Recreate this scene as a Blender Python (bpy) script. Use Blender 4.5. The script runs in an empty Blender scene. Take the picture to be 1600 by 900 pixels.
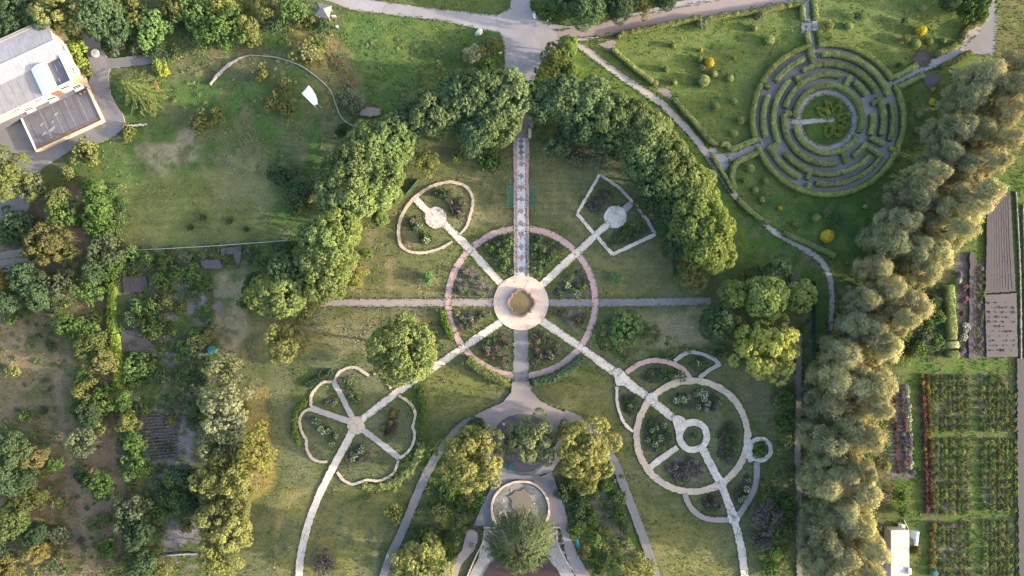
import bpy, bmesh, math, random
import numpy as np
from mathutils import Vector, Matrix
from mathutils.geometry import tessellate_polygon

# ------------------------------------------------------------------ basics
S, H = 0.12, 128.0          # metres per photo pixel on the ground, flying height
R_ = random.Random(7)
NR = np.random.default_rng(11)
scene = bpy.context.scene
COL = bpy.data.collections.new('garden'); scene.collection.children.link(COL)
PI = math.pi

def W(px, py, z=0.0):
    k = S * (H - z) / H
    return ((px - 800) * k, (450 - py) * k, z)
def W2(p): return ((p[0] - 800) * S, (450 - p[1]) * S)

def gz(x, y):               # gentle mound of the rock garden
    cx, cy = W2((478, 112)); cx2, cy2 = W2((415, 150))
    return 1.5 * math.exp(-((x - cx) / 6.5) ** 2 - ((y - cy) / 6.0) ** 2) + 0.8 * math.exp(-((x - cx2) / 8.) ** 2 - ((y - cy2) / 7.) ** 2)

def tag(o, label=None, cat=None, group=None, kind=None):
    if label: o['label'] = label
    if cat: o['category'] = cat
    if group: o['group'] = group
    if kind: o['kind'] = kind
    return o
def link(name, me, parent=None):
    o = bpy.data.objects.new(name, me); COL.objects.link(o)
    if parent is not None: o.parent = parent
    return o
def empty(name, loc, rz=0, sc=1):
    o = link(name, None); o.location = loc; o.rotation_euler = (0, 0, rz)
    o.scale = (sc, sc, sc) if not hasattr(sc, '__len__') else sc
    o.empty_display_size = .3
    return o
def npmesh(name, v, f, mats=(), smooth=False, attrs=None, mi=None):
    """v Nx3 array, f MxK int array (K = 3 or 4)"""
    v = np.asarray(v, np.float32); f = np.asarray(f, np.int32)
    me = bpy.data.meshes.new(name); k = f.shape[1]; m = f.shape[0]
    me.vertices.add(len(v)); me.vertices.foreach_set('co', v.ravel())
    me.loops.add(m * k); me.loops.foreach_set('vertex_index', f.ravel())
    me.polygons.add(m); me.polygons.foreach_set('loop_start', np.arange(0, m * k, k, dtype=np.int32))
    me.polygons.foreach_set('loop_total', np.full(m, k, np.int32))
    if smooth: me.polygons.foreach_set('use_smooth', np.ones(m, bool))
    if mi is not None: me.polygons.foreach_set('material_index', np.asarray(mi, np.int32))
    for mt in mats: me.materials.append(mt)
    me.update(calc_edges=True)
    for nm, arr in (attrs or {}).items():
        arr = np.asarray(arr, np.float32)
        if arr.ndim == 1:
            a = me.attributes.new(nm, 'FLOAT', 'POINT'); a.data.foreach_set('value', arr)
        else:
            a = me.attributes.new(nm, 'FLOAT_COLOR', 'POINT')
            a.data.foreach_set('color', np.hstack([arr, np.ones((len(arr), 1), np.float32)]).ravel())
    return me

class MB:
    """collects simple solids and links them as one mesh"""
    def __init__(s): s.v = []; s.f = []; s.m = []; s.cur = 0
    def add(s, vs, fs):
        b = len(s.v); s.v += [tuple(x) for x in vs]
        for f in fs: s.f.append([b + i for i in f]); s.m.append(s.cur)
        return s
    def box(s, c, d, rz=0, M=None):
        hx, hy, hz = d[0] / 2, d[1] / 2, d[2] / 2; ca, sa = math.cos(rz), math.sin(rz); vs = []
        for x, y, z in ((-1,-1,-1),(1,-1,-1),(1,1,-1),(-1,1,-1),(-1,-1,1),(1,-1,1),(1,1,1),(-1,1,1)):
            X, Y = x * hx, y * hy
            vs.append((c[0] + X * ca - Y * sa, c[1] + X * sa + Y * ca, c[2] + z * hz))
        return s.add(vs, [(0,3,2,1),(4,5,6,7),(0,1,5,4),(1,2,6,5),(2,3,7,6),(3,0,4,7)])
    def prism(s, poly, z0, z1):
        n = len(poly)
        a = sum(poly[i][0] * poly[(i+1) % n][1] - poly[(i+1) % n][0] * poly[i][1] for i in range(n))
        if a < 0: poly = poly[::-1]
        zz = (lambda i: z1[i]) if hasattr(z1, '__len__') else (lambda i: z1)
        vs = [(p[0], p[1], z0) for p in poly] + [(p[0], p[1], zz(i)) for i, p in enumerate(poly)]
        fs = [(i, (i+1) % n, n + (i+1) % n, n + i) for i in range(n)]
        for t in tessellate_polygon([[Vector((p[0], p[1], 0)) for p in poly]]):
            p = [poly[i] for i in t]
            ar = (p[1][0]-p[0][0])*(p[2][1]-p[0][1]) - (p[1][1]-p[0][1])*(p[2][0]-p[0][0])
            if ar < 0: t = t[::-1]
            fs.append(tuple(n + i for i in t)); fs.append(tuple(t[::-1]))
        return s.add(vs, fs)
    def tube(s, pts, rad, n=6, cap=True):
        pts = [Vector(p) for p in pts]; b = []; m = len(pts)
        if not hasattr(rad, '__len__'): rad = [rad] * m
        for i, p in enumerate(pts):
            d = (pts[min(i+1, m-1)] - pts[max(i-1, 0)]); d = d.normalized() if d.length > 1e-9 else Vector((0,0,1))
            u = d.cross(Vector((0, 0, 1)) if abs(d.z) < .9 else Vector((1, 0, 0))).normalized(); w = d.cross(u)
            b += [p + (u * math.cos(2*PI*k/n) + w * math.sin(2*PI*k/n)) * rad[i] for k in range(n)]
        fs = [(i*n+k, (i+1)*n+k, (i+1)*n+(k+1) % n, i*n+(k+1) % n) for i in range(m-1) for k in range(n)]
        if cap: fs += [tuple(range(n)), tuple(range((m-1)*n, m*n))[::-1]]
        return s.add(b, fs)
    def lathe(s, prof, c=(0,0,0), n=24, sx=1, sy=1):
        vs = [(c[0]+r*math.cos(2*PI*k/n)*sx, c[1]+r*math.sin(2*PI*k/n)*sy, c[2]+z) for r, z in prof for k in range(n)]
        m = len(prof)
        fs = [(i*n+k, i*n+(k+1) % n, (i+1)*n+(k+1) % n, (i+1)*n+k) for i in range(m-1) for k in range(n)]
        fs.append(tuple(range((m-1)*n, m*n))); fs.append(tuple(range(n))[::-1])
        return s.add(vs, fs)
    def build(s, name, mats, parent=None, smooth=False):
        me = bpy.data.meshes.new(name); me.from_pydata(s.v, [], s.f)
        for m in (mats if isinstance(mats, (list, tuple)) else [mats]): me.materials.append(m)
        me.polygons.foreach_set('material_index', s.m)
        if smooth: me.polygons.foreach_set('use_smooth', [True] * len(s.f))
        me.update()
        return link(name, me, parent)

# value noise on world coordinates
_tabs = {}
def vnoise(x, y, scale, seed=0):
    if seed not in _tabs: _tabs[seed] = np.random.default_rng(1000 + seed).random((256, 256)).astype(np.float32)
    T = _tabs[seed]; X = np.asarray(x) / scale + 57.3; Y = np.asarray(y) / scale + 91.7
    i = np.floor(X).astype(int); j = np.floor(Y).astype(int); u = X - i; w = Y - j
    u = u*u*(3-2*u); w = w*w*(3-2*w); i &= 255; j &= 255; i1 = (i+1) & 255; j1 = (j+1) & 255
    return (T[i,j]*(1-u)*(1-w) + T[i1,j]*u*(1-w) + T[i,j1]*(1-u)*w + T[i1,j1]*u*w) * 2 - 1
def fbm(x, y, scale, seed=0, o=4):
    t = 0; a = 1; n = 0
    for k in range(o):
        t = t + a * vnoise(x, y, scale / 2**k, seed + k); n += a; a *= .55
    return t / n

# ------------------------------------------------------------------ materials
class NT:
    def __init__(s, name):
        s.m = bpy.data.materials.new(name); s.m.use_nodes = True; s.t = s.m.node_tree; s.t.nodes.clear()
        s.out = s.n('ShaderNodeOutputMaterial')
    def n(s, typ, **kw):
        nd = s.t.nodes.new(typ)
        for k, v in kw.items():
            if k.startswith('i_'):
                key = k[2:].replace('_', ' '); nd.inputs[key if key in nd.inputs else int(key)].default_value = v
            else: setattr(nd, k, v)
        return nd
    def l(s, a, b): s.t.links.new(a, b)
    def ramp(s, fac, stops):
        r = s.n('ShaderNodeValToRGB'); e = r.color_ramp.elements
        while len(e) < len(stops): e.new(.5)
        for q, (p, c) in zip(e, stops): q.position = p; q.color = (*c, 1) if len(c) == 3 else c
        s.l(fac, r.inputs['Fac']); return r.outputs['Color']
    def mix(s, a, b, fac, mode='MIX'):
        m = s.n('ShaderNodeMix', data_type='RGBA', blend_type=mode)
        for sock, v in ((m.inputs[6], a), (m.inputs[7], b), (m.inputs[0], fac)):
            if isinstance(v, (int, float)): sock.default_value = v
            elif isinstance(v, tuple): sock.default_value = (*v, 1) if len(v) == 3 else v
            else: s.l(v, sock)
        return m.outputs[2]
    def math(s, op, a, b=0.0, clamp=False):
        m = s.n('ShaderNodeMath', operation=op, use_clamp=clamp)
        for sock, v in ((m.inputs[0], a), (m.inputs[1], b)):
            if isinstance(v, (int, float)): sock.default_value = v
            else: s.l(v, sock)
        return m.outputs[0]
    def noise(s, scale, detail=4, rough=.6, vec=None, out='Fac'):
        nd = s.n('ShaderNodeTexNoise', i_Scale=scale, i_Detail=detail, i_Roughness=rough)
        s.l(vec if vec is not None else s.pos(), nd.inputs['Vector']); return nd.outputs[out]
    def pos(s):
        if not hasattr(s, '_p'): s._p = s.n('ShaderNodeNewGeometry').outputs['Position']
        return s._p
    def obj(s):
        return s.n('ShaderNodeTexCoord').outputs['Object']
    def principled(s, col, rough=.85, bump=None, bstr=.3, bdist=.03, **kw):
        b = s.n('ShaderNodeBsdfPrincipled'); b.inputs['Roughness'].default_value = rough
        b.inputs['Specular IOR Level'].default_value = kw.get('spec', .25)
        if kw.get('metal'): b.inputs['Metallic'].default_value = kw['metal']
        if isinstance(col, tuple): b.inputs['Base Color'].default_value = (*col, 1)
        else: s.l(col, b.inputs['Base Color'])
        if bump is not None:
            bp = s.n('ShaderNodeBump', i_Strength=bstr, i_Distance=bdist); s.l(bump, bp.inputs['Height']); s.l(bp.outputs[0], b.inputs['Normal'])
        s.l(b.outputs[0], s.out.inputs[0]); return s.m

def leaf_mat(name, dark, light, transl=.30, spread=.40, gain=1.5):
    if max(light) < .3:
        soft = lambda q: tuple((x * .86 + .14 * (.3*q[0] + .6*q[1] + .1*q[2])) * gain for x in q)
        dark = soft(dark); light = soft(light)
    t = NT(name)
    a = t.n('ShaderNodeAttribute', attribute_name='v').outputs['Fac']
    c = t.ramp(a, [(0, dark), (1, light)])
    oi = t.n('ShaderNodeObjectInfo')
    c = t.mix(c, oi.outputs['Color'], 1.0, 'MULTIPLY')
    k = t.math('ADD', t.math('MULTIPLY', oi.outputs['Random'], spread), 1 - spread / 2)
    g = t.n('ShaderNodeCombineColor'); [t.l(k, g.inputs[i]) for i in range(3)]
    c = t.mix(c, g.outputs[0], 1.0, 'MULTIPLY')
    d = t.n('ShaderNodeBsdfDiffuse'); t.l(c, d.inputs[0])
    tr = t.n('ShaderNodeBsdfTranslucent'); t.l(t.mix(c, (1.25, 1.15, .5), 1.0, 'MULTIPLY'), tr.inputs[0])
    mx = t.n('ShaderNodeMixShader', i_0=transl); t.l(d.outputs[0], mx.inputs[1]); t.l(tr.outputs[0], mx.inputs[2])
    t.l(mx.outputs[0], t.out.inputs[0]); return t.m

def plain(name, col, rough=.7, var=.18, scale=1.2, spec=.25, metal=0):
    t = NT(name); o = t.pos()
    n = t.noise(scale, 5, .65)
    c = t.mix(tuple(x * (1 - var) for x in col), tuple(min(1, x * (1 + var)) for x in col), t.ramp(n, [(.3, (0,0,0)), (.7, (1,1,1))]))
    return t.principled(c, rough, t.noise(scale * 6, 3), .15, .02, spec=spec, metal=metal)

def paving(name, cols, stain, rough=.85, crack=None, crackw=.02, brick=None, blotch=1.0):
    """weathered paving: two tones, stains, optional crazy-paving joints or bricks"""
    t = NT(name)
    n1 = t.noise(.35, 6, .65); n2 = t.noise(3.5, 5, .7); n3 = t.noise(14, 2, .6)
    c = t.mix(cols[0], cols[1], t.ramp(n1, [(.35, (0,0,0)), (.65, (1,1,1))]))
    c = t.mix(c, stain, t.math('MULTIPLY', t.ramp(n2, [(.50, (0,0,0)), (.70, (1,1,1))]), min(.95, .6 * blotch)))
    c = t.mix(c, tuple(x*.8 for x in stain), t.math('MULTIPLY', t.ramp(t.noise(1.1, 7, .75), [(.58, (0,0,0)), (.68, (1,1,1))]), min(.8, .35 * blotch)))
    f = t.ramp(n3, [(.3, (.86,.86,.86)), (.7, (1.1,1.1,1.1))]); c = t.mix(c, f, 1.0, 'MULTIPLY')
    if crack:
        v = t.n('ShaderNodeTexVoronoi', feature='DISTANCE_TO_EDGE', i_Scale=crack)
        wob = t.mix(t.pos(), t.noise(1.3, 3, .6, out='Color'), .12)
        t.l(wob, v.inputs['Vector'])
        gate = t.ramp(t.noise(.55, 3), [(.42, (0,0,0)), (.6, (1,1,1))])
        line = t.ramp(v.outputs['Distance'], [(0, (1,1,1)), (crackw * crack, (0,0,0))])
        c = t.mix(c, (.07, .07, .06), t.math('MULTIPLY', t.math('MULTIPLY', line, gate), .75))
        vc = t.n('ShaderNodeTexVoronoi', i_Scale=crack); t.l(wob, vc.inputs['Vector'])
        hs = t.n('ShaderNodeHueSaturation'); t.l(vc.outputs['Color'], hs.inputs['Color']); hs.inputs['Saturation'].default_value = .1
        c = t.mix(c, t.mix((.8,.8,.8), (1.15,1.15,1.15), vc.outputs['Color']), .6, 'MULTIPLY')
    if brick:
        b = t.n('ShaderNodeTexBrick', i_Scale=brick, i_Mortar_Size=.02); t.l(t.pos(), b.inputs['Vector'])
        b.inputs['Color1'].default_value = (.85,.85,.85,1); b.inputs['Color2'].default_value = (1.12,1.12,1.12,1); b.inputs['Mortar'].default_value = (.6,.6,.6,1)
        c = t.mix(c, b.outputs['Color'], .8, 'MULTIPLY')
    return t.principled(c, rough, n3, .25, .02)

M = {}
M['pale'] = paving('pale_stone', [(0.56,0.475,0.405), (0.47,0.40,0.345)], (0.216,0.209,0.187), crack=.8, crackw=.05)
M['crazy'] = paving('cracked_pale_stone', [(0.56,0.48,0.415), (0.42,0.365,0.32)], (0.187,0.180,0.166), crack=.75, crackw=.10, blotch=1.5)
M['cream'] = paving('cream_stone', [(0.47,0.365,0.275), (0.40,0.315,0.25)], (0.216,0.194,0.144), crack=.8, crackw=.06)
M['pink'] = paving('pink_paving', [(0.43,0.275,0.255), (0.37,0.255,0.245)], (0.216,0.173,0.166), brick=1.2)
M['plaza'] = paving('peach_plaza', [(0.56,0.43,0.33), (0.50,0.375,0.305)], (0.288,0.238,0.245), crack=.3, crackw=.045)
M['white'] = paving('white_tile', [(0.533,0.504,0.504), (0.475,0.454,0.454)], (0.324,0.302,0.302), brick=1.6, blotch=.5)
M['diamond'] = paving('red_diamond_tile', [(0.33,0.20,0.19), (0.28,0.185,0.18)], (0.180,0.144,0.144))
M['asphalt'] = paving('old_asphalt', [(0.175,0.163,0.17), (0.145,0.137,0.145)], (0.117,0.117,0.122), crack=.22, crackw=.03)
M['roadway'] = paving('worn_road', [(0.270,0.252,0.261), (0.243,0.216,0.216)], (0.198,0.153,0.144), crack=.2, crackw=.03, blotch=.9)
M['redroad'] = paving('reddish_road', [(0.238,0.180,0.166), (0.209,0.173,0.169)], (0.144,0.115,0.115), blotch=.8)
M['rosewalk'] = paving('rose_grey_walk', [(0.259,0.209,0.198), (0.230,0.194,0.194)], (0.144,0.130,0.115))
M['gravel'] = paving('pale_gravel', [(0.34,0.30,0.275), (0.285,0.255,0.24)], (0.173,0.158,0.144))
M['mazefloor'] = paving('maze_gravel', [(0.25,0.225,0.235), (0.205,0.187,0.198)], (0.119,0.111,0.102))
M['mazepale'] = paving('maze_pale_gravel', [(0.275,0.25,0.257), (0.235,0.217,0.225)], (0.158,0.151,0.144))
M['redpave_and_shade'] = paving('red_brick_and_shade', [(0.26,0.19,0.18), (0.22,0.175,0.168)], (0.115,0.094,0.086), brick=1.5)
M['dirt'] = paving('dirt_track', [(0.180,0.150,0.124), (0.143,0.124,0.098)], (0.075,0.075,0.038))
M['soil'] = paving('rose_soil', [(0.077,0.068,0.065), (0.062,0.057,0.046)], (0.037,0.043,0.019))
M['greysoil'] = paving('dry_grey_soil', [(0.095,0.087,0.085), (0.075,0.070,0.068)], (0.040,0.043,0.025))
M['plough'] = paving('ploughed_soil', [(0.068,0.056,0.063), (0.059,0.05,0.055)], (0.058,0.05,0.047))
M['seedsoil'] = paving('seedling_soil', [(0.088,0.074,0.082), (0.076,0.066,0.071)], (0.08,0.072,0.06))
M['concrete'] = paving('pool_concrete', [(0.403,0.389,0.396), (0.302,0.295,0.302)], (0.101,0.108,0.058), blotch=1.2)
M['ruin'] = paving('mossy_pool_bed', [(0.30,0.285,0.29), (0.12,0.115,0.095)], (0.06,0.065,0.03), blotch=1.7)
M['bank'] = paving('stained_pool_bank', [(0.34,0.31,0.30), (0.24,0.222,0.215)], (0.09,0.09,0.06), crack=.5, crackw=.06, blotch=1.3)
M['darkasphalt'] = paving('dark_court_asphalt', [(.105,.095,.11), (.085,.08,.09)], (.06,.055,.06), crack=.2, crackw=.03)
M['stonewall'] = plain('pale_wall_stone', (.46,.36,.30), .85, .25, 2)
M['rubble'] = plain('grey_rubble_stone', (.25,.24,.225), .9, .35, 1.5)
M['bark'] = plain('bark', (.13,.10,.075), .9, .3, 3)
M['palebark'] = plain('pale_bark', (.42,.39,.33), .9, .2, 3)
M['rosewood'] = plain('basin_granite', (.17,.115,.115), .5, .15, 4, .4)
M['teal'] = plain('teal_paint', (.012,.085,.085), .5, .2, 2)
M['blue'] = plain('turquoise_paint', (.03,.19,.22), .5, .15, 2)
M['greenmesh'] = plain('green_mesh', (.012,.06,.042), .6, .2, 2)
M['wire'] = plain('galvanised_wire', (.45,.46,.44), .5, .15, 3, metal=.3)
M['wood'] = plain('grey_wood', (.28,.24,.20), .8, .25, 3)
M['whitepaint'] = plain('white_paint', (.62,.62,.61), .5, .04, 2)
M['canvas'] = plain('white_canvas', (.8,.8,.79), .7, .03, 2)
M['plaster'] = plain('peach_plaster', (.40,.315,.235), .9, .12, .8)
M['darkplaster'] = plain('dark_plinth', (.09,.09,.11), .9, .2, 1)
M['glass'] = plain('dark_window_glass', (.03,.035,.045), .12, .1, 1, .6)
M['brownwood'] = plain('brown_shutter', (.16,.09,.07), .7, .2, 2)
M['capstone'] = plain('cream_coping', (.50,.40,.26), .9, .2, 2)
M['bluegrey'] = plain('blue_grey_sheet', (.42,.46,.55), .5, .1, 1)
M['tarp'] = plain('teal_tarp', (.03,.12,.12), .6, .2, 1)
M['boulder'] = plain('boulder_stone', (.42,.40,.38), .9, .25, 2)

def seam_roof(name, c0, c1, period, axis, dirt=.5):
    t = NT(name); o = t.obj(); sp = t.n('ShaderNodeSeparateXYZ'); t.l(o, sp.inputs[0])
    u = t.math('FRACT', t.math('MULTIPLY', sp.outputs[axis], 1 / period))
    ln = t.ramp(u, [(0, (1,1,1)), (.07, (0,0,0)), (1, (0,0,0))])
    n = t.noise(.9, 6, .7, o); st = t.n('ShaderNodeMapping'); t.l(o, st.inputs[0])
    st.inputs['Scale'].default_value = (3, .5, 1) if axis == 0 else (.5, 3, 1)
    n2 = t.noise(1.1, 4, .7, st.outputs[0])
    c = t.mix(c0, c1, t.ramp(n, [(.35, (0,0,0)), (.7, (1,1,1))]))
    c = t.mix(c, tuple(x * .55 for x in c1), t.math('MULTIPLY', t.ramp(n2, [(.5, (0,0,0)), (.75, (1,1,1))]), dirt))
    c = t.mix(c, tuple(x * .5 for x in c0), t.math('MULTIPLY', ln, .6))
    return t.principled(c, .5, ln, .5, .04, spec=.4)
M['roofwhite'] = seam_roof('white_sheet_roof', (.34,.315,.325), (.27,.25,.262), .8, 0)
M['roofgrid'] = seam_roof('grey_panel_roof', (.26,.235,.235), (.20,.185,.185), 1.5, 0, .6)
M['roofdark'] = seam_roof('dark_felt_roof', (.10,.095,.112), (.135,.128,.14), 3.1, 0, 1.0)
M['roofshed'] = seam_roof('pinkish_shed_roof', (.40,.345,.31), (.33,.28,.255), 1.6, 1, .4)

t = NT('pond_water'); c = t.mix((.15,.105,.042), (.11,.08,.034), t.noise(.8, 4))
M['pond'] = t.principled(c, .35, t.noise(5, 2), .05, .01, spec=.4)
t = NT('brown_pool_water'); c = t.mix((.055,.03,.025), (.04,.025,.022), t.noise(.5, 4))
M['pool'] = t.principled(c, .12, t.noise(4, 2), .05, .01, spec=.4)

# ground: colour attribute of the soil/turf kinds plus fine turf texture
t = NT('ground_turf')
a = t.n('ShaderNodeAttribute', attribute_name='Col').outputs['Color']
n1 = t.noise(.45, 8, .7); n2 = t.noise(2.6, 6, .75); n3 = t.noise(9, 3, .7)
c = t.mix(a, t.ramp(n1, [(.3, (.72,.74,.7)), (.5, (1,1,1)), (.72, (1.25,1.2,1.1))]), .9, 'MULTIPLY')
c = t.mix(c, t.ramp(n2, [(.3, (.62,.66,.6)), (.52, (1,1,1)), (.75, (1.4,1.32,1.2))]), .85, 'MULTIPLY')
c = t.mix(c, t.ramp(n3, [(.3, (.5,.52,.48)), (.5, (1,1,1)), (.7, (1.6,1.5,1.4))]), .9, 'MULTIPLY')
bp = t.math('ADD', t.math('MULTIPLY', n2, 1.0), t.math('MULTIPLY', n3, .5))
M['ground'] = t.principled(c, .95, bp, .9, .22, spec=.1)
t = NT('turf_blades'); a = t.n('ShaderNodeAttribute', attribute_name='Col').outputs['Color']
d = t.n('ShaderNodeBsdfDiffuse'); t.l(a, d.inputs[0]); t.l(d.outputs[0], t.out.inputs[0]); M['blades'] = t.m

# leaf materials                          dark                 light
L = {}
L['maple'] = leaf_mat('maple_leaf', (.042,.070,.028), (.130,.165,.066))
L['deep'] = leaf_mat('deep_green_leaf', (.022,.046,.024), (.060,.098,.042))
L['gold'] = leaf_mat('yellow_green_leaf', (.075,.095,.022), (.185,.19,.058))
L['poplar'] = leaf_mat('sun_toned_poplar_leaf', (.105,.105,.042), (.27,.243,.10), .2)  # golden tone holds the low sun on the nursery-side poplars
L['poplarshade'] = leaf_mat('shade_toned_poplar_leaf', (.08,.09,.042), (.195,.19,.088), .2)  # greyer copy: shade on the garden-side poplars put into the colour
L['olive'] = leaf_mat('olive_leaf', (.05,.065,.018), (.13,.135,.038))
L['silver'] = leaf_mat('silver_leaf', (.06,.08,.05), (.155,.17,.10))
L['bush'] = leaf_mat('bush_leaf', (.03,.065,.017), (.095,.15,.038))
L['hedge'] = leaf_mat('box_leaf', (.065,.09,.026), (.21,.23,.07))
L['lime'] = leaf_mat('lime_leaf', (.10,.16,.02), (.22,.27,.04))
L['yellow'] = leaf_mat('golden_topiary_leaf', (.34,.26,.025), (.52,.41,.05), .25, .25)
L['purple'] = leaf_mat('purple_grey_leaf', (.05,.046,.046), (.11,.095,.092))
L['red'] = leaf_mat('red_leaf', (.055,.022,.018), (.11,.045,.032))
L['fir'] = leaf_mat('fir_needle', (.065,.08,.017), (.17,.165,.04))
L['white'] = leaf_mat('white_petal', (.30,.31,.26), (.5,.5,.45), .2)
L['pinkp'] = leaf_mat('pink_petal', (.20,.07,.085), (.30,.13,.15), .2)
L['orange'] = leaf_mat('orange_petal', (.17,.085,.025), (.30,.18,.05), .2)
L['violet'] = leaf_mat('violet_petal', (.09,.05,.14), (.19,.12,.27), .2)
L['weep'] = leaf_mat('weeping_leaf', (.035,.055,.022), (.09,.11,.045))
L['dry'] = leaf_mat('dry_stem', (.10,.09,.06), (.2,.17,.11))

# ------------------------------------------------------------------ leaves
def cards(c, nrm, size, v, rng, aspect=1.0, jitter=.55, along=None):
    """leaf-shaped quads at centres c facing roughly nrm"""
    n = len(c); nn = nrm + rng.normal(0, jitter, (n, 3)); nn /= np.linalg.norm(nn, axis=1, keepdims=True) + 1e-9
    a = rng.normal(0, 1, (n, 3)) if along is None else along + rng.normal(0, .25, (n, 3))
    u = a - (a * nn).sum(1, keepdims=True) * nn; u /= np.linalg.norm(u, axis=1, keepdims=True) + 1e-9
    w = np.cross(nn, u); s = (np.asarray(size) * rng.uniform(.65, 1.3, n))[:, None]
    k = rng.uniform(.15, .45, (n, 1))
    V = np.stack([c - u*s, c + w*s*.62*aspect + u*s*.1 - nn*s*k, c + u*s, c - w*s*.62*aspect + u*s*.1 - nn*s*k], 1).reshape(-1, 3)
    F = np.arange(n * 4).reshape(-1, 4)
    return V, F, np.repeat(v, 4)

class Leaves:
    def __init__(s, seed): s.V = []; s.F = []; s.A = []; s.I = []; s.n = 0; s.rng = np.random.default_rng(seed)
    def put(s, c, nrm, size, v, mi=0, **k):
        V, F, A = cards(np.asarray(c, float), np.asarray(nrm, float), size, v, s.rng, **k)
        s.V.append(V); s.F.append(F + s.n); s.A.append(A); s.I.append(np.full(len(F), mi)); s.n += len(V)
    def clump(s, ctr, rad, num, size, mi=0, bias=None, flat=1.0, base=.5, upv=.25):
        d = s.rng.normal(0, 1, (num, 3)); d /= np.linalg.norm(d, axis=1, keepdims=True)
        if bias is not None: d += np.asarray(bias) * .75; d /= np.linalg.norm(d, axis=1, keepdims=True)
        r = rad * s.rng.uniform(.55, 1.05, (num, 1)); p = np.asarray(ctr) + d * r * np.array([1, 1, flat])
        v = np.clip(base + upv * d[:, 2] + s.rng.normal(0, .13, num), 0, 1)  # upward leaves lighter: light on the clump tops put into the tone
        s.put(p, d, size, v, mi)
    def mesh(s, name, mats):
        return npmesh(name, np.vstack(s.V), np.vstack(s.F), mats, attrs={'v': np.concatenate(s.A)}, mi=np.concatenate(s.I))

def dome_dirs(n, rng, zmin=-.35):
    i = np.arange(n) + .5; z = 1 - (1 - zmin) * i / n; ph = i * 2.39996 + rng.uniform(0, 6)
    r = np.sqrt(np.maximum(0, 1 - z*z)); d = np.stack([r*np.cos(ph), r*np.sin(ph), z], 1)
    d += rng.normal(0, .16, d.shape); return d / np.linalg.norm(d, axis=1, keepdims=True)

def crown_mesh(name, mat, seed, R, z0, z1, nl=15, ns=15, nc=36, size=.2, lobe=.40, rough=.16, zmin=-.35, ragged=0):
    lv = Leaves(seed); rng = lv.rng; c = (z1 - z0) / 2; zc = (z0 + z1) / 2
    for d in dome_dirs(nl, rng, zmin):
        lr = lobe * R * rng.uniform(.72, 1.22); k = 1 - lobe + rng.normal(0, rough)
        if ragged: k += ragged * rng.random() ** 2
        ctr = np.array([d[0]*R*k, d[1]*R*k, zc + d[2]*c*k]); tone = rng.normal(.5, .1)
        for e in dome_dirs(ns, rng, -.55):
            e = e + d * .55; e /= np.linalg.norm(e); cr = lr * rng.uniform(.24, .42)
            cc = ctr + e * (lr - cr * .4) * np.array([1, 1, min(1.1, c / R + .15)])
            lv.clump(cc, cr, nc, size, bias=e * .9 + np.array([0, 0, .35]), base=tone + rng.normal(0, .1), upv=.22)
    n = nl * 26; d = rng.normal(0, 1, (n, 3)); d /= np.linalg.norm(d, axis=1, keepdims=True)      # inner leaves; the dark of the crown hollows is put into their tone
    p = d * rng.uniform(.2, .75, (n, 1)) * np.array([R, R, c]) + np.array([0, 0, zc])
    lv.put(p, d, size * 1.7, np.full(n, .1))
    return lv.mesh(name, [mat])

def trunk_mesh(name, mat, seed, h, r, spread, nl=7, top=.75):
    m = MB(); rg = random.Random(seed)
    m.tube([(0, 0, -.1), (.02, .01, h*.2), (rg.uniform(-.1, .1), rg.uniform(-.1, .1), h*.45), (rg.uniform(-.2, .2), rg.uniform(-.2, .2), h*top)], [r*1.35, r, r*.75, r*.25], 8)
    for k in range(nl):
        a = 2*PI*k/nl + rg.uniform(-.3, .3); z = h * rg.uniform(.25, .5); s = spread * rg.uniform(.5, .85)
        m.tube([(0, 0, z), (s*.4*math.cos(a), s*.4*math.sin(a), z + h*.13), (s*math.cos(a), s*math.sin(a), z + h*rg.uniform(.2, .35))], [r*.5, r*.33, r*.08], 5)
    me = m.build(name, mat).data; o = [q for q in COL.objects if q.data == me][0]; bpy.data.objects.remove(o); return me

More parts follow.
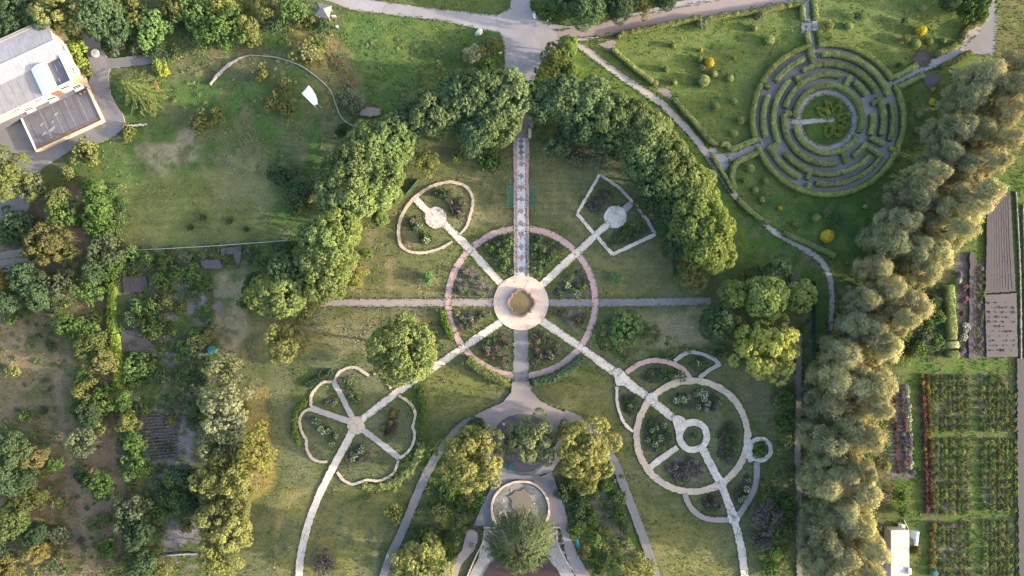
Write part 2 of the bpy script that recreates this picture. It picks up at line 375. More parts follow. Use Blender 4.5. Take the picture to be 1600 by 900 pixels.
def poplar_mesh(name, mat, twigmat, seed, R, h, nl=30, bare=False):
    lv = Leaves(seed); rng = lv.rng; tw = MB()
    for i, d in enumerate(dome_dirs(nl, rng, -.92)):
        zc = h * (.5 + .42 * d[2]) + rng.normal(0, .5); q = zc / h
        rr = R * (.62 - .30 * max(0, q - .55) / .45) * rng.uniform(.55, 1.42); a = math.atan2(d[1], d[0])
        out = np.array([math.cos(a), math.sin(a), 0]); ctr = out * rr * min(1, math.hypot(d[0], d[1]) * 1.25) + np.array([0, 0, zc])
        lr = R * .36 * rng.uniform(.6, 1.3); tone = rng.normal(.5, .15); up = out * .7 + np.array([0, 0, 1.])
        for e in dome_dirs(17, rng, -.6):
            e = e + up * .35; e /= np.linalg.norm(e); cc = ctr + e * lr * rng.uniform(.65, .85) * np.array([1, 1, 1.3]); n = 40; cr = lr * rng.uniform(.26, .45)
            off = rng.normal(0, .5, (n, 3)) * cr; nr = off / cr + e * .9 + np.array([0, 0, .3])
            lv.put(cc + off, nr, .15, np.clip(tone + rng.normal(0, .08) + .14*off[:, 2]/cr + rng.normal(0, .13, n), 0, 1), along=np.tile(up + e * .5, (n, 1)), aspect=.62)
        b0 = np.array([0, 0, max(.5, zc - rr * 1.3)]); tw.cur = 0
        tw.tube([b0, (b0 + ctr) / 2 + out * .15, ctr], [.12, .08, .04], 4)
        if bare and q > .6:
            for _ in range(14):
                e = out * .8 + np.array([0, 0, .45]) + rng.normal(0, .4, 3); e /= np.linalg.norm(e); tw.tube([b0 * .3 + ctr * .7, ctr + e * lr * .9, ctr + e * lr * rng.uniform(1.3, 1.9)], [.075, .055, .025], 4)
        elif rng.random() < .6:
            for _ in range(5):
                e = up * .6 + rng.normal(0, .55, 3); e /= np.linalg.norm(e); tw.tube([ctr, ctr + e * lr * .8, ctr + e * lr * rng.uniform(1.1, 1.5)], [.045, .032, .016], 4)
    tw.cur = 1; tw.tube([(0, 0, -.1), (.05, 0, h*.3), (-.05, .05, h*.6), (0, 0, h*.88)], [.34, .26, .17, .05], 8)
    o = tw.build(name + '_trunk', [twigmat, M['bark']]); me = o.data; bpy.data.objects.remove(o)
    return lv.mesh(name, [mat]), me

def ball_mesh(name, mat, seed, R, h, n=1100):
    """clipped ball: leafy core plus a close coat of small leaves"""
    lv = Leaves(seed); rng = lv.rng; d = rng.normal(0, 1, (n, 3)); d /= np.linalg.norm(d, axis=1, keepdims=True)
    wob = 1 + .05 * np.sin(d[:, 0]*5 + seed) * np.cos(d[:, 1]*6)
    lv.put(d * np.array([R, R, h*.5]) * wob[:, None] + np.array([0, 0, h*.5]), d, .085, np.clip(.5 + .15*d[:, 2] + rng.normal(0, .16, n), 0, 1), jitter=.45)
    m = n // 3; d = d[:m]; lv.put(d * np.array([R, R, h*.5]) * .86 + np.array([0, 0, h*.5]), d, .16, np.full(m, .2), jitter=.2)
    return lv.mesh(name, [mat])

def fir_mesh(name, mat, seed, R, h):
    lv = Leaves(seed); rng = lv.rng
    for ly in range(13):
        q = ly / 12; z = h * (.10 + .86 * q); r = R * (1 - q) ** .8 + .25; nb = int(15 - 8 * q)
        for b in range(nb):
            a = 2*PI*b/nb + ly * .7 + rng.uniform(-.15, .15); rr = r * rng.uniform(.8, 1.12); dv = np.array([math.cos(a), math.sin(a), 0])
            m = int(60 * rr / R) + 14; s = np.sort(rng.uniform(.08, 1, m)); side = rng.normal(0, .12 + .10 * (1 - s), m)
            p = dv * (s * rr)[:, None] + np.cross(dv, [0, 0, 1]) * side[:, None]
            p[:, 2] += z + .25 * s - .75 * s**2 * (1 + .5*(1-q)) - abs(side) * .5
            nr = np.tile([0, 0, 1.], (m, 1)) + dv * .3
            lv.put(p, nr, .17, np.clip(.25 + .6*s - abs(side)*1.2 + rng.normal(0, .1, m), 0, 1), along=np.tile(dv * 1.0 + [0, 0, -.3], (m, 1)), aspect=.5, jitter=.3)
    return lv.mesh(name, [mat])

def weep_mesh(name, mat, seed, R, z1):
    lv = Leaves(seed); rng = lv.rng
    for k in range(560):
        a = rng.uniform(0, 2*PI); q = math.sqrt(rng.random()); r0 = R * q * .72; zt = z1 * (1 - .38 * q*q) * rng.uniform(.85, 1.05); m = 34
        s = np.linspace(0, 1, m); rr = r0 + R * .34 * s * rng.uniform(.4, 1.1); an = a + rng.normal(0, .12) * s
        p = np.stack([rr*np.cos(an), rr*np.sin(an), zt - (s**1.7) * zt * rng.uniform(.35, .7)], 1) + rng.normal(0, .12, (m, 3))
        dv = np.array([math.cos(a), math.sin(a), -1.0]); nr = np.tile([math.cos(a)*.7, math.sin(a)*.7, .7], (m, 1))
        lv.put(p, nr, .19, np.clip(rng.normal(.5, .2) + rng.normal(0, .1, m), 0, 1), along=np.tile(dv, (m, 1)), aspect=.5, jitter=.35)
    return lv.mesh(name, [mat])

def rosette_mesh(name, mat, seed, R):
    lv = Leaves(seed); rng = lv.rng
    for k in range(70):
        a = rng.uniform(0, 2*PI); el = rng.uniform(.15, 1.35); m = 12; s = np.linspace(.05, 1, m)
        dv = np.array([math.cos(a)*math.cos(el), math.sin(a)*math.cos(el), math.sin(el)])
        p = dv * (s * R)[:, None]; p[:, 2] += .2 - .25*R*s**2
        lv.put(p, np.tile([0, 0, 1.], (m, 1)), .13, np.clip(.3 + .6*s, 0, 1), along=np.tile(dv, (m, 1)), aspect=.45, jitter=.2)
    return lv.mesh(name, [mat])

# prototypes: style -> (list of (crown mesh, trunk mesh), R, h, crown part name)
PR = {}
def proto(style, mats, R, h, n=3, nl=14, ns=13, nc=30, size=.2, z0=.18, tr=.22, lobe=.4, rough=.14, zmin=-.35, ragged=0, bark='bark', part='crown', sd=0):
    out = []
    for k in range(n):
        cm = crown_mesh(style + '_crown', L[mats], 100 + sd + k * 17, R, h * z0, h, nl, ns, nc, size, lobe, rough, zmin, ragged)
        tm = trunk_mesh(style + '_trunk', M[bark], 5 + k + sd, h, tr, R * .7)
        out.append((cm, tm))
    PR[style] = (out, R, h, part)
proto('maple', 'maple', 5., 9.5, 4, 32, 18, 44, .15, sd=1, lobe=.29, rough=.06, z0=.26)
proto('deep', 'deep', 4.2, 8.0, 3, 18, 18, 46, .14, sd=2, lobe=.38)
proto('gold', 'gold', 5., 9.0, 3, 28, 16, 50, .145, sd=3, lobe=.29, rough=.2, ragged=.26)
proto('orchard', 'bush', 3.2, 5.0, 4, 18, 12, 32, .13, tr=.13, sd=4, lobe=.34, rough=.2, ragged=.25)
proto('olive', 'olive', 3.4, 5.6, 4, 18, 12, 34, .13, tr=.14, sd=5, lobe=.33, rough=.2, ragged=.2)
proto('silver', 'silver', 3.2, 5.2, 3, 18, 12, 36, .12, tr=.13, sd=6, lobe=.33, rough=.18, ragged=.2)
proto('bush', 'bush', 1.6, 1.9, 4, 11, 8, 20, .12, .0, .05, sd=7, part='foliage', zmin=-.1, rough=.18)
proto('deepbush', 'deep', 1.8, 2.1, 3, 11, 9, 20, .12, .0, .05, sd=8, part='foliage', zmin=-.1, rough=.18)
proto('goldbush', 'gold', 1.6, 1.9, 3, 11, 8, 20, .12, .0, .05, sd=9, part='foliage', zmin=-.1, rough=.2)
proto('olivebush', 'olive', 1.6, 1.7, 3, 11, 8, 20, .12, .0, .05, sd=10, part='foliage', zmin=-.1, rough=.2)
proto('silverbush', 'silver', 1.6, 1.6, 3, 12, 9, 20, .10, .0, .05, sd=11, part='foliage', zmin=-.1, rough=.18)
proto('limebush', 'lime', 1.2, 1.3, 2, 11, 8, 20, .10, .0, .04, sd=12, part='foliage', zmin=-.1)
proto('purplebush', 'purple', 2.2, 2.2, 2, 14, 9, 22, .10, .0, .05, sd=13, part='foliage', zmin=-.1, rough=.2)
PR['ball'] = ([(ball_mesh('ball_foliage', L['hedge'], 50+k, .8, 1.35), trunk_mesh('ball_stem', M['bark'], 60+k, 1.2, .04, .4)) for k in range(2)], .8, 1.35, 'foliage')
PR['yellowball'] = ([(ball_mesh('golden_ball_foliage', L['yellow'], 54+k, .9, 1.4, 1500), trunk_mesh('golden_ball_stem', M['bark'], 64+k, 1.2, .04, .4)) for k in range(2)], .9, 1.4, 'foliage')
pp = []
for k in range(4):
    pp.append(poplar_mesh('poplar_crown', L['poplar'], M['palebark'], 300 + k, 3.3, 16.5, nl=38))
PR['poplar'] = (pp, 3.3, 16.5, 'crown')
pp = []
for k in range(3):
    pp.append(poplar_mesh('grey_poplar_crown', L['poplarshade'], M['palebark'], 340 + k, 3.3, 15.5, nl=38))
PR['shadepoplar'] = (pp, 3.3, 15.5, 'crown')
PR['fir'] = ([(fir_mesh('fir_crown', L['fir'], 9, 4.4, 8.), trunk_mesh('fir_trunk', M['bark'], 3, 8., .2, .5, 2, .95))], 4.4, 8., 'crown')
PR['weep'] = ([(weep_mesh('weeping_crown', L['weep'], 4, 6.4, 8.5), trunk_mesh('weeping_trunk', M['bark'], 8, 8.5, .3, 4.2, 9))], 6.4, 8.5, 'crown')
PR['rosette'] = ([(rosette_mesh('rosette_leaves', L['silver'], 5, 1.35), trunk_mesh('rosette_stem', M['bark'], 9, 1.0, .08, .3, 3))], 1.35, 1.4, 'foliage')

_vi = {}
TREES = []
def tree(style, px, py, r, label, name=None, cat=None, h=None, tint=(1, 1, 1), group=None):
    lst, R0, h0, part = PR[style]; k = _vi.get(style, 0); _vi[style] = k + 1
    cm, tm = lst[k % len(lst)]
    if name is None: name = 'shrub' if part == 'foliage' else {'poplar': 'poplar_tree', 'shadepoplar': 'poplar_tree', 'fir': 'fir_tree', 'weep': 'weeping_tree'}.get(style, 'tree')
    if cat is None: cat = 'shrub' if part == 'foliage' else 'tree'
    rm = r * S; sc = rm / R0
    sz = sc ** .6 if h is None else h / h0
    hh = h0 * sz; zm = hh * .58; rm *= (H - zm) / H; sx = rm / R0
    x, y, _ = W(px, py, zm); base = gz(x, y)
    o = empty(name, (x, y, base), R_.uniform(0, 2*PI), (sx * R_.uniform(.93, 1.07), sx * R_.uniform(.93, 1.07), sz))
    tag(o, label, cat, group)
    c = link(part, cm, o); c.color = (*tint, 1)
    link('trunk' if part == 'crown' else 'stem', tm, o)
    TREES.append((x, y, rm)); return o
# ------------------------------------------------------------------ sheets: paths, beds
_z = [0.004]
def nextz(): _z[0] += 0.0035; return _z[0]
MX0, MY0, MD = -110., -66., .2
MW, MH_ = int(220 / MD), int(132 / MD)
EDGE = []
PM = np.zeros((MH_, MW), bool)           # where paving lies (keeps turf blades off it)
def mark(poly):
    P = np.array(poly); x0, y0 = P.min(0); x1, y1 = P.max(0)
    i0, i1 = max(0, int((x0-MX0)/MD)), min(MW, int((x1-MX0)/MD)+2); j0, j1 = max(0, int((y0-MY0)/MD)), min(MH_, int((y1-MY0)/MD)+2)
    if i1 <= i0 or j1 <= j0: return
    X, Y = np.meshgrid(MX0 + (np.arange(i0, i1)+.5)*MD, MY0 + (np.arange(j0, j1)+.5)*MD)
    PM[j0:j1, i0:i1] |= inpoly(X, Y, P)
def inpoly(X, Y, P):
    c = np.zeros(X.shape, bool); n = len(P)
    for i in range(n):
        x1, y1 = P[i]; x2, y2 = P[(i+1) % n]
        if y1 == y2: continue
        c ^= ((y1 > Y) != (y2 > Y)) & (X < (x2-x1)*(Y-y1)/(y2-y1) + x1)
    return c
def blocked(x, y):
    i, j = int((x-MX0)/MD), int((y-MY0)/MD)
    return 0 <= i < MW and 0 <= j < MH_ and PM[j, i]

def resample(pts, step=.35, closed=False, smooth=True):
    P = [Vector((p[0], p[1])) for p in pts]; n = len(P); out = []
    rng = range(n if closed else n - 1)
    for i in rng:
        p1, p2 = P[i], P[(i+1) % n]
        p0 = P[i-1] if (i > 0 or closed) else p1 * 2 - p2
        p3 = P[(i+2) % n] if (i + 2 < n or closed) else p2 * 2 - p1
        m = max(1, int((p2 - p1).length / step))
        for k in range(m):
            t = k / m
            if smooth:
                q = .5 * ((2*p1) + (p2-p0)*t + (2*p0-5*p1+4*p2-p3)*t*t + (3*p1-p0-3*p2+p3)*t**3)
            else: q = p1.lerp(p2, t)
            out.append(q)
    if not closed: out.append(P[-1])
    return out

def ribbon(name, px, w, mat, closed=False, smooth=True, jit=.07, kind='structure', edge=True):
    """a paved strip along photo-plan points; w in photo pixels (number or per-point list)"""
    pts = [W2(p) for p in px]; q = resample(pts, .3, closed, smooth); n = len(q); z = nextz()
    L0 = [0]
    for i in range(1, n): L0.append(L0[-1] + (q[i]-q[i-1]).length)
    if hasattr(w, '__len__'):
        # interpolate widths by nearest control point arclength
        cl = [min(range(n), key=lambda i: (q[i]-Vector(p)).length) for p in pts]
        ws = np.interp(range(n), cl, w)
    else: ws = np.full(n, w)
    v = []; f = []; left = []; right = []
    for i in range(n):
        a = q[i-1] if (i or closed) else q[i]; b = q[(i+1) % n] if (i < n-1 or closed) else q[i]
        d = (b - a).normalized(); nn = Vector((-d.y, d.x)); h = ws[i] * S / 2 * (1 + .07 * float(vnoise(q[i].x, q[i].y, 1.1, 8)))
        l = q[i] + nn * (h + R_.uniform(-jit, jit)); r = q[i] - nn * (h + R_.uniform(-jit, jit))
        left.append(l); right.append(r)
        g1 = gz(*l) ; g2 = gz(*r)
        v += [(l.x, l.y, z + g1), (r.x, r.y, z + g2), (l.x, l.y, -.03 + g1), (r.x, r.y, -.03 + g2)]
    EDGE.extend([(p.x, p.y) for p in left] + [(p.x, p.y) for p in right])
    m = n if closed else n - 1
    for i in range(m):
        a = 4*i; b = 4*((i+1) % n)
        f += [(a+1, b+1, b, a), (a, b, b+2, a+2), (b+1, a+1, a+3, b+3)]
    me = bpy.data.meshes.new(name); me.from_pydata(v, [], f); me.materials.append(M[mat]); me.update()
    o = tag(link(name, me), kind=kind)
    for i in range(m):
        j = (i+1) % n; mark([left[i], left[j], right[j], right[i]])
    return o

def patch(name, px, mat, smooth=True, jit=.07, kind='structure', world=False):
    """a filled sheet inside photo-plan points"""
    q = resample(px if world else [W2(p) for p in px], .35, True, smooth); z = nextz()
    q = [Vector((p.x + R_.uniform(-jit, jit), p.y + R_.uniform(-jit, jit), 0)) for p in q]; n = len(q)
    v = [(p.x, p.y, z) for p in q] + [(p.x, p.y, -.03) for p in q]; f = []
    for t in tessellate_polygon([q]):
        a = (q[t[1]].x-q[t[0]].x)*(q[t[2]].y-q[t[0]].y) - (q[t[2]].x-q[t[0]].x)*(q[t[1]].y-q[t[0]].y)
        f.append(tuple(t) if a > 0 else tuple(t[::-1]))
    for i in range(n): f.append((i, n+i, n+(i+1) % n, (i+1) % n))
    me = bpy.data.meshes.new(name); me.from_pydata(v, [], f); me.materials.append(M[mat]); me.update()
    EDGE.extend((p.x, p.y) for p in q); mark([(p.x, p.y) for p in q]); return tag(link(name, me), kind=kind)
def circ(cx, cy, r, a0=0, a1=360, n=None, ry=None):
    n = n or max(10, int(abs(a1-a0) / 8)); ry = ry or r; full = abs(a1-a0) >= 360
    return [(cx + r*math.cos(math.radians(a0+(a1-a0)*i/(n if full else n-1))), cy - ry*math.sin(math.radians(a0+(a1-a0)*i/(n if full else n-1)))) for i in range(n)]

SOFT = []
# ---------------------------- roads
patch('road', [(440,-60),(477,3),(567,18),(683,32),(750,45),(781,51),(788,70),(789,150),(790,200),(833,200),(834,150),(836,120),(845,98),(870,76),(907,65),(967,52),(1090,32),(1200,12),(1262,0),(1420,-40),(1420,-90),(1230,-40),(1060,2),(1000,18),(940,34),(893,41),(860,37),(840,28),(829,14),(826,-60),(800,-60),(797,12),(778,24),(667,12),(583,0),(520,-60)], 'roadway', smooth=False, jit=.05)
ribbon('road_wear', [(870,55),(930,47),(1010,33),(1100,16),(1200,-3),(1300,-25)], [14,22,24,24,22,22], 'redroad', jit=.25)
patch('pavement', [(944,66),(958,60),(963,66),(958,82),(946,78),(932,66)], 'redpave_and_shade', smooth=False)
patch('pavement', [(1028,136),(1042,138),(1050,146),(1049,155),(1040,152),(1027,142)], 'redpave_and_shade', smooth=False)
ribbon('path', [(900,68),(925,85),(965,115),(1010,145),(1035,163),(1062,190),(1085,215),(1100,234),(1115,257),(1130,279),(1148,305),(1170,328),(1210,362),(1250,385),(1280,405),(1295,430),(1300,460),(1299,490),(1297,516)], [9,11,10,11,11,11,11,11,10,9,9,9,9,9,10,9,8,8,7], 'gravel')
ribbon('path', [(1106,236),(1126,247),(1150,242),(1175,233),(1199,226)], [20,16,13,13,13], 'mazepale')
patch('path', [(1112,240),(1128,240),(1140,252),(1134,266),(1126,268),(1116,250)], 'mazepale')
patch('maze_floor', circ(1291,188,119,n=72), 'mazefloor', jit=.02)
ribbon('path', [(1258,-10),(1262,30),(1265,50),(1270,74),(1274,96)], [9,9,9,9,9], 'mazepale')
patch('pavement', [(1252,35),(1276,32),(1280,47),(1252,52)], 'mazepale', smooth=False)
patch('road', [(1498,86),(1506,62),(1514,47),(1530,36),(1542,26),(1552,-40),(1566,-40),(1560,22),(1553,86)], 'asphalt', smooth=False)
patch('pavement', [(1500,62),(1512,46),(1532,38),(1530,52),(1516,60),(1508,70)], 'rosewalk', smooth=False)
ribbon('path', [(1387,133),(1430,111),(1470,94),(1505,76)], [10,12,13,18], 'mazepale')
patch('pavement', circ(1441,92,14), 'plough', jit=.15); patch('pavement', circ(1454,123,13), 'seedsoil', jit=.15)
ribbon('path', circ(1291,188,44,n=40), 7, 'mazepale', closed=True)
patch('maze_lawn', circ(1291,188,40,n=40), 'dirt', jit=.02); LAWNZ = nextz(); _z[0] += .06
ribbon('path', [(1236,190),(1255,191),(1275,189),(1296,187)], [8,8,7,7], 'mazepale'); patch('path', circ(1298,187,7), 'mazepale'); _z[0] -= .06

# ---------------------------- rose garden walks
ribbon('path', [(500,474),(560,473),(640,473),(700,472.5),(780,473)], [11,12,12,12,13], 'rosewalk')
ribbon('path', [(850,473),(930,473),(1020,472),(1111,470)], [12,12,12,11], 'asphalt')
ribbon('ring_path', circ(815,472,115,n=60), 10, 'pink', closed=True, jit=.05)
ribbon('path', [(814,505),(814,560),(814,604)], [23,23,24], 'asphalt', jit=.04)
ribbon('path', [(556,663),(590,636),(632,605),(690,566),(740,532),(790,498)], [11,11,11,11,11,12], 'pale')
ribbon('path', [(842,498),(880,524),(917,550),(965,585),(1020,627),(1062,662)], [13,12,12,13,13,12], 'pale')
ribbon('path', [(784,444),(758,416),(730,385),(700,355),(682,340)], [12,12,12,11,11], 'pale')
ribbon('path', [(845,447),(880,414),(910,387),(940,359),(958,342)], [11,11,11,11,11], 'pale')
ribbon('tile_path', [(814.5,150),(814.5,216)], 22, 'redpave_and_shade', smooth=False, jit=.01)  # maroon tone is tree shade painted on the alley head
ribbon('tile_path', [(814.5,216),(814.5,330),(815,441)], 24, 'pink', smooth=False, jit=.03)
ribbon('tile_path', [(814.3,217),(814.3,330),(814.8,438)], 12.5, 'white', smooth=False, jit=.015)
for yy in (221,229,238,247,256,275,293,311,330,349,367,385,403,421):
    c = W2((814.5, yy)); h = .55
    patch('tile_pattern', [(c[0]-h,c[1]),(c[0],c[1]-h),(c[0]+h,c[1]),(c[0],c[1]+h)], 'diamond' if yy > 240 else 'asphalt', smooth=False, jit=0, world=True)
for x in (804.0, 825.0):
    ribbon('tile_edge', [(x,300 if x < 810 else 296),(x,440)], 2.2, 'cream', smooth=False, jit=.02)
patch('plaza', circ(814,473,43,n=60), 'plaza', jit=.015)
# teardrop garden
ribbon('path', [(646,307),(660,322),(676,337)], [10,10,10], 'pale'); patch('path', circ(681,340,17), 'crazy', jit=.08)
ribbon('path', [(718,367),(729,354),(734.5,337),(739,318),(737,304),(727.5,291),(712,285.5),(696,285),(671.5,293),(648,309),(634,326),(625.7,343),(623,363),(626,382),(637,392),(653,395),(670,393.6),(693,386),(707,377)], [3.5,3.5,4,4,4.5,4.5,4.5,4.5,4.5,5,5,5,5,5,4.5,4.5,4,4,3.5], 'cream', jit=.05)
# pentagon garden
ribbon('path', [(966,336),(978,325),(986,318)], [11,10,11], 'mazepale'); patch('path', circ(961,339,17.5), 'crazy', jit=.08)
ribbon('path', [(936.7,272.5),(920,302),(901.7,334)], 4.5, 'pale', smooth=False); ribbon('path', [(901.7,334),(914,349),(927,364)], 5, 'pale', smooth=False)
ribbon('path', [(934,371),(956.7,397.5)], 5.5, 'pale', smooth=False); ribbon('path', [(956.7,397.5),(990,382),(1024,366)], 5.5, 'pale', smooth=False)
ribbon('path', [(1024,366),(1010,341.7),(985,311.7),(966.7,293),(936.7,272.5)], 4.5, 'gravel', smooth=False)
# clover garden
ribbon('path', [(556,664),(540,695),(525,722),(508,755),(492,790),(480,825),(470,870),(467,915)], [12,11,11,11,11,11,11,11], 'pale')
ribbon('path', [(522,597),(537,625),(552,655)], 8, 'gravel'); ribbon('path', [(485,637),(517,648),(548,659)], 9, 'gravel'); ribbon('path', [(567,671),(596,693),(624,715)], 9, 'gravel')
patch('path', [(546,656),(560,650),(568,660),(570,670),(560,678),(548,676),(543,666)], 'cream')
for pl in ([(522,597),(530,582),(543,575),(555,574),(566.5,580),(577,587)], [(584,583),(599,586),(606,597),(611,607)],
           [(520,596),(506,597),(494,607),(487,618),(486,634)], [(486,638),(474.5,644),(468.6,655.6),(471,672),(479,687)], [(479,687),(480,702),(488.5,716),(501,721),(512,721)],
           [(622.5,618),(636.5,626),(648,641.6),(648,655.6),(644.6,667)], [(644.6,667),(648,679),(643.5,697.5),(634,709),(623.7,716)],
           [(622.5,718.5),(616.7,737),(604,746.5),(590,751),(573.5,749)], [(573.5,749),(566.6,752),(550,756),(536,749),(527,737)]):
    ribbon('path', pl, 4, 'cream', jit=.06)
# round gardens at the lower right
ribbon('path', circ(1081,681,86.5,n=60), 10, 'cream', closed=True, jit=.1)
patch('path', [(957,578),(968,574),(985,592),(1000,606),(990,614),(975,603),(962,602)], 'crazy', smooth=False, jit=.1)
ribbon('path', [(1058,698),(1036,714),(1016,729)], 9, 'crazy')
ribbon('path', [(1098,702),(1112,730),(1126,757),(1137,785),(1146,810),(1156,848),(1161,880),(1164,915)], 11.5, 'crazy', jit=.1)
patch('path', circ(1146,808,10), 'crazy'); patch('path', circ(1126,755,9), 'crazy'); patch('path', circ(1018,622,9), 'crazy')
ribbon('ring_path', circ(1082.5,681,21.5,n=30), 10, 'crazy', closed=True, jit=.08)
patch('path', [(1050,652),(1064,650),(1074,662),(1064,676),(1058,690),(1056,676)], 'crazy')
ribbon('ring_path', circ(1187,702,16.5,n=24), 7, 'crazy', closed=True, jit=.08)
patch('path', [(1162,690),(1172,686),(1178,692),(1174,704),(1178,716),(1170,722),(1164,708)], 'crazy')
ribbon('path', [(1069,770),(1076,788),(1090,803),(1109,811),(1138,812)], 8, 'rosewalk'); ribbon('path', [(1182,722),(1181,751),(1172,776),(1153,806)], 8.5, 'rosewalk')
ribbon('path', [(978,582),(1000,568),(1023,563),(1047,567),(1067,577),(1078,590)], 7.5, 'pink'); ribbon('path', [(1053,564),(1073,551),(1093,552),(1113,560),(1123,568)], 5.5, 'gravel'); ribbon('path', [(1125,568),(1108,578),(1092,590)], 6, 'gravel')
ribbon('path', [(963.5,604),(964,626),(968.6,646),(977,663),(989,674)], 4.5, 'pale')
# lower court
patch('plaza', [(801,596),(827,596),(831,612),(843,626),(862,636),(884,644),(905,655),(890,668),(884,690),(877,715),(862,736),(815,748),(775,742),(760,720),(755,690),(764,666),(742,664),(727,668),(735,652),(764,638),(786,628),(798,614)], 'rosewalk', smooth=False)
ribbon('path', [(745,656),(722,666),(700,688),(680,716),(662,750),(643,795),(625,838),(608,872),(598,905)], [15,13,12,12,13,13,13,12,12], 'asphalt')
ribbon('path', [(880,648),(905,658),(932,682),(955,712),(972,752),(990,800),(1008,848),(1028,905)], [18,14,12,12,13,13,13,12], 'asphalt')
patch('court', circ(817,692,50,ry=46,n=40), 'darkasphalt')
patch('path', [(775,742),(800,750),(785,762),(770,790),(772,822),(740,820),(752,792),(768,760)], 'asphalt', smooth=False)
patch('path', [(832,750),(862,736),(872,768),(884,798),(890,838),(906,872),(924,905),(902,905),(886,872),(877,832),(873,820),(856,820),(859,795),(851,772)], 'rosewalk', smooth=False)
ribbon('path', [(772,754),(795,745),(815,743),(840,747),(864,758)], [14,11,10,11,14], 'asphalt')
patch('path', [(730,828),(746,832),(742,856),(722,880),(712,905),(690,905),(702,880),(722,858)], 'rosewalk')
patch('pool_floor', circ(813,796,42,n=40), 'ruin')
patch('pool_bank', [(757,826),(870,826),(872,846),(884,872),(900,905),(730,905),(748,870)], 'bank', smooth=False)
# service tracks and beds of the nursery side
ribbon('track', [(1248,520),(1247,600),(1246,700),(1248,800),(1249,910)], 9, 'dirt', jit=.2)
ribbon('track', [(1594,560),(1594,700),(1596,820),(1597,910)], 13, 'plough', jit=.15)
patch('ploughed_field', [(1541,300),(1576,299),(1585,455),(1538,458)], 'plough', smooth=False); patch('seedling_field', [(1537,461),(1586,458),(1588,557),(1540,558)], 'seedsoil', smooth=False)
for j in range(9): ribbon('furrow', [(1544+j*3.7,302+R_.uniform(0,5)),(1544.5+j*3.9,380),(1543+j*4.6,454-R_.uniform(0,5))], 1.1, 'greysoil' if j % 2 else 'seedsoil', jit=.07)
ribbon('track', [(1517,395),(1516,470),(1515,560)], 7, 'plough', jit=.1)
SOFT.append(([(1497,400),(1511,396),(1510,558),(1495,556)], (.088,.074,.076), .6, .7, (.07,.065,.05), 1.0))
SOFT.append(([(1521,410),(1537,410),(1539,556),(1520,558)], (.088,.074,.076), .6, .7, (.07,.065,.05), 1.0))
SOFT.append(([(1392,598),(1416,598),(1424,745),(1390,745)], (.088,.074,.076), .6, .7, (.07,.065,.05), 1.0)); SOFT.append(([(1434,582),(1452,582),(1459,808),(1442,806)], (.05,.045,.03), .6, .7, (.07,.065,.05), 1.0))
for (a, b, c, d) in ((1455,584,1514,675), (1456,683,1516,805), (1451,813,1518,905), (1529,584,1586,675), (1531,683,1588,800), (1532,810,1592,905)):
    SOFT.append(([(a,b),(c,b),(c+1,d),(a+1,d)], (.055,.06,.026), .8, 1.0, (.10,.09,.08), 1.0))
ribbon('track', [(1586,300),(1592,420),(1594,560)], 1.4, 'rosewalk'); ribbon('track', [(1597,320),(1600,430),(1602,560)], 1.2, 'rosewalk')
patch('yard', [(1370,850),(1392,848),(1392,915),(1360,915)], 'mazefloor')
# house yard and plots at the left
patch('yard', [(-60,150),(60,160),(140,130),(128,45),(150,50),(165,85),(180,92),(245,84),(247,98),(190,106),(172,112),(175,150),(195,185),(190,205),(160,222),(120,232),(75,258),(45,276),(15,250),(-60,235)], 'asphalt')
patch('path', [(20,255),(55,265),(44,330),(0,345),(-20,330)], 'asphalt')
patch('tilled_strip', [(-10,396),(40,388),(58,412),(52,422),(-10,428)], 'dirt', smooth=False)
for dy in (0, 11, 20): ribbon('row_line', [(-5,407+dy),(25,403+dy),(48,401+dy*.8)], 1.6, 'greysoil')
patch('concrete_pad', [(193,433),(230,432),(233,455),(196,458)], 'plough', smooth=False); patch('concrete_pad', [(191,516),(215,515),(244,540),(240,551),(193,549)], 'plough', smooth=False)
patch('concrete_pad', [(314,408),(345,406),(350,420),(318,420)], 'seedsoil', smooth=False, jit=.2); patch('concrete_pad', [(345,390),(378,384),(380,392),(372,418),(366,396),(347,400)], 'seedsoil', smooth=False, jit=.2)
for pl in ([(245,462),(330,455),(336,480),(325,492),(255,498)], [(240,545),(330,520),(328,555),(310,568),(242,572)], [(217,642),(285,636),(310,690),(296,722),(245,760),(236,738),(222,690)], [(258,815),(310,812),(312,850),(262,858)]):
    SOFT.append((pl, (.135,.122,.122), 1.5, 2.5, (.06,.07,.03), 1.2))
for j in range(15): ribbon('row_line', [(219+j*.9+R_.uniform(-1,1),648+j*5),(250+R_.uniform(-3,3),646.5+j*5),(282+R_.uniform(-4,4)-j*.5,644+j*5)], 1.5, 'seedsoil' if j % 3 else 'greysoil', jit=.09)
ribbon('row_line', [(262,867),(285,865),(312,864)], 2, 'gravel')
ribbon('scree', [(330,133),(343,118),(358,104),(372,94)], [1.5,3.5,3.5,2], 'gravel', jit=.1); ribbon('scree', [(200,198),(216,196),(231,195)], 2.5, 'gravel', jit=.12)
patch('pavement', [(560,177),(575,167),(594,170),(596,180),(578,183),(564,182)], 'redpave_and_shade', smooth=False, jit=.2); patch('pavement', [(940,200),(942,202),(944,200)], 'dirt', smooth=False)

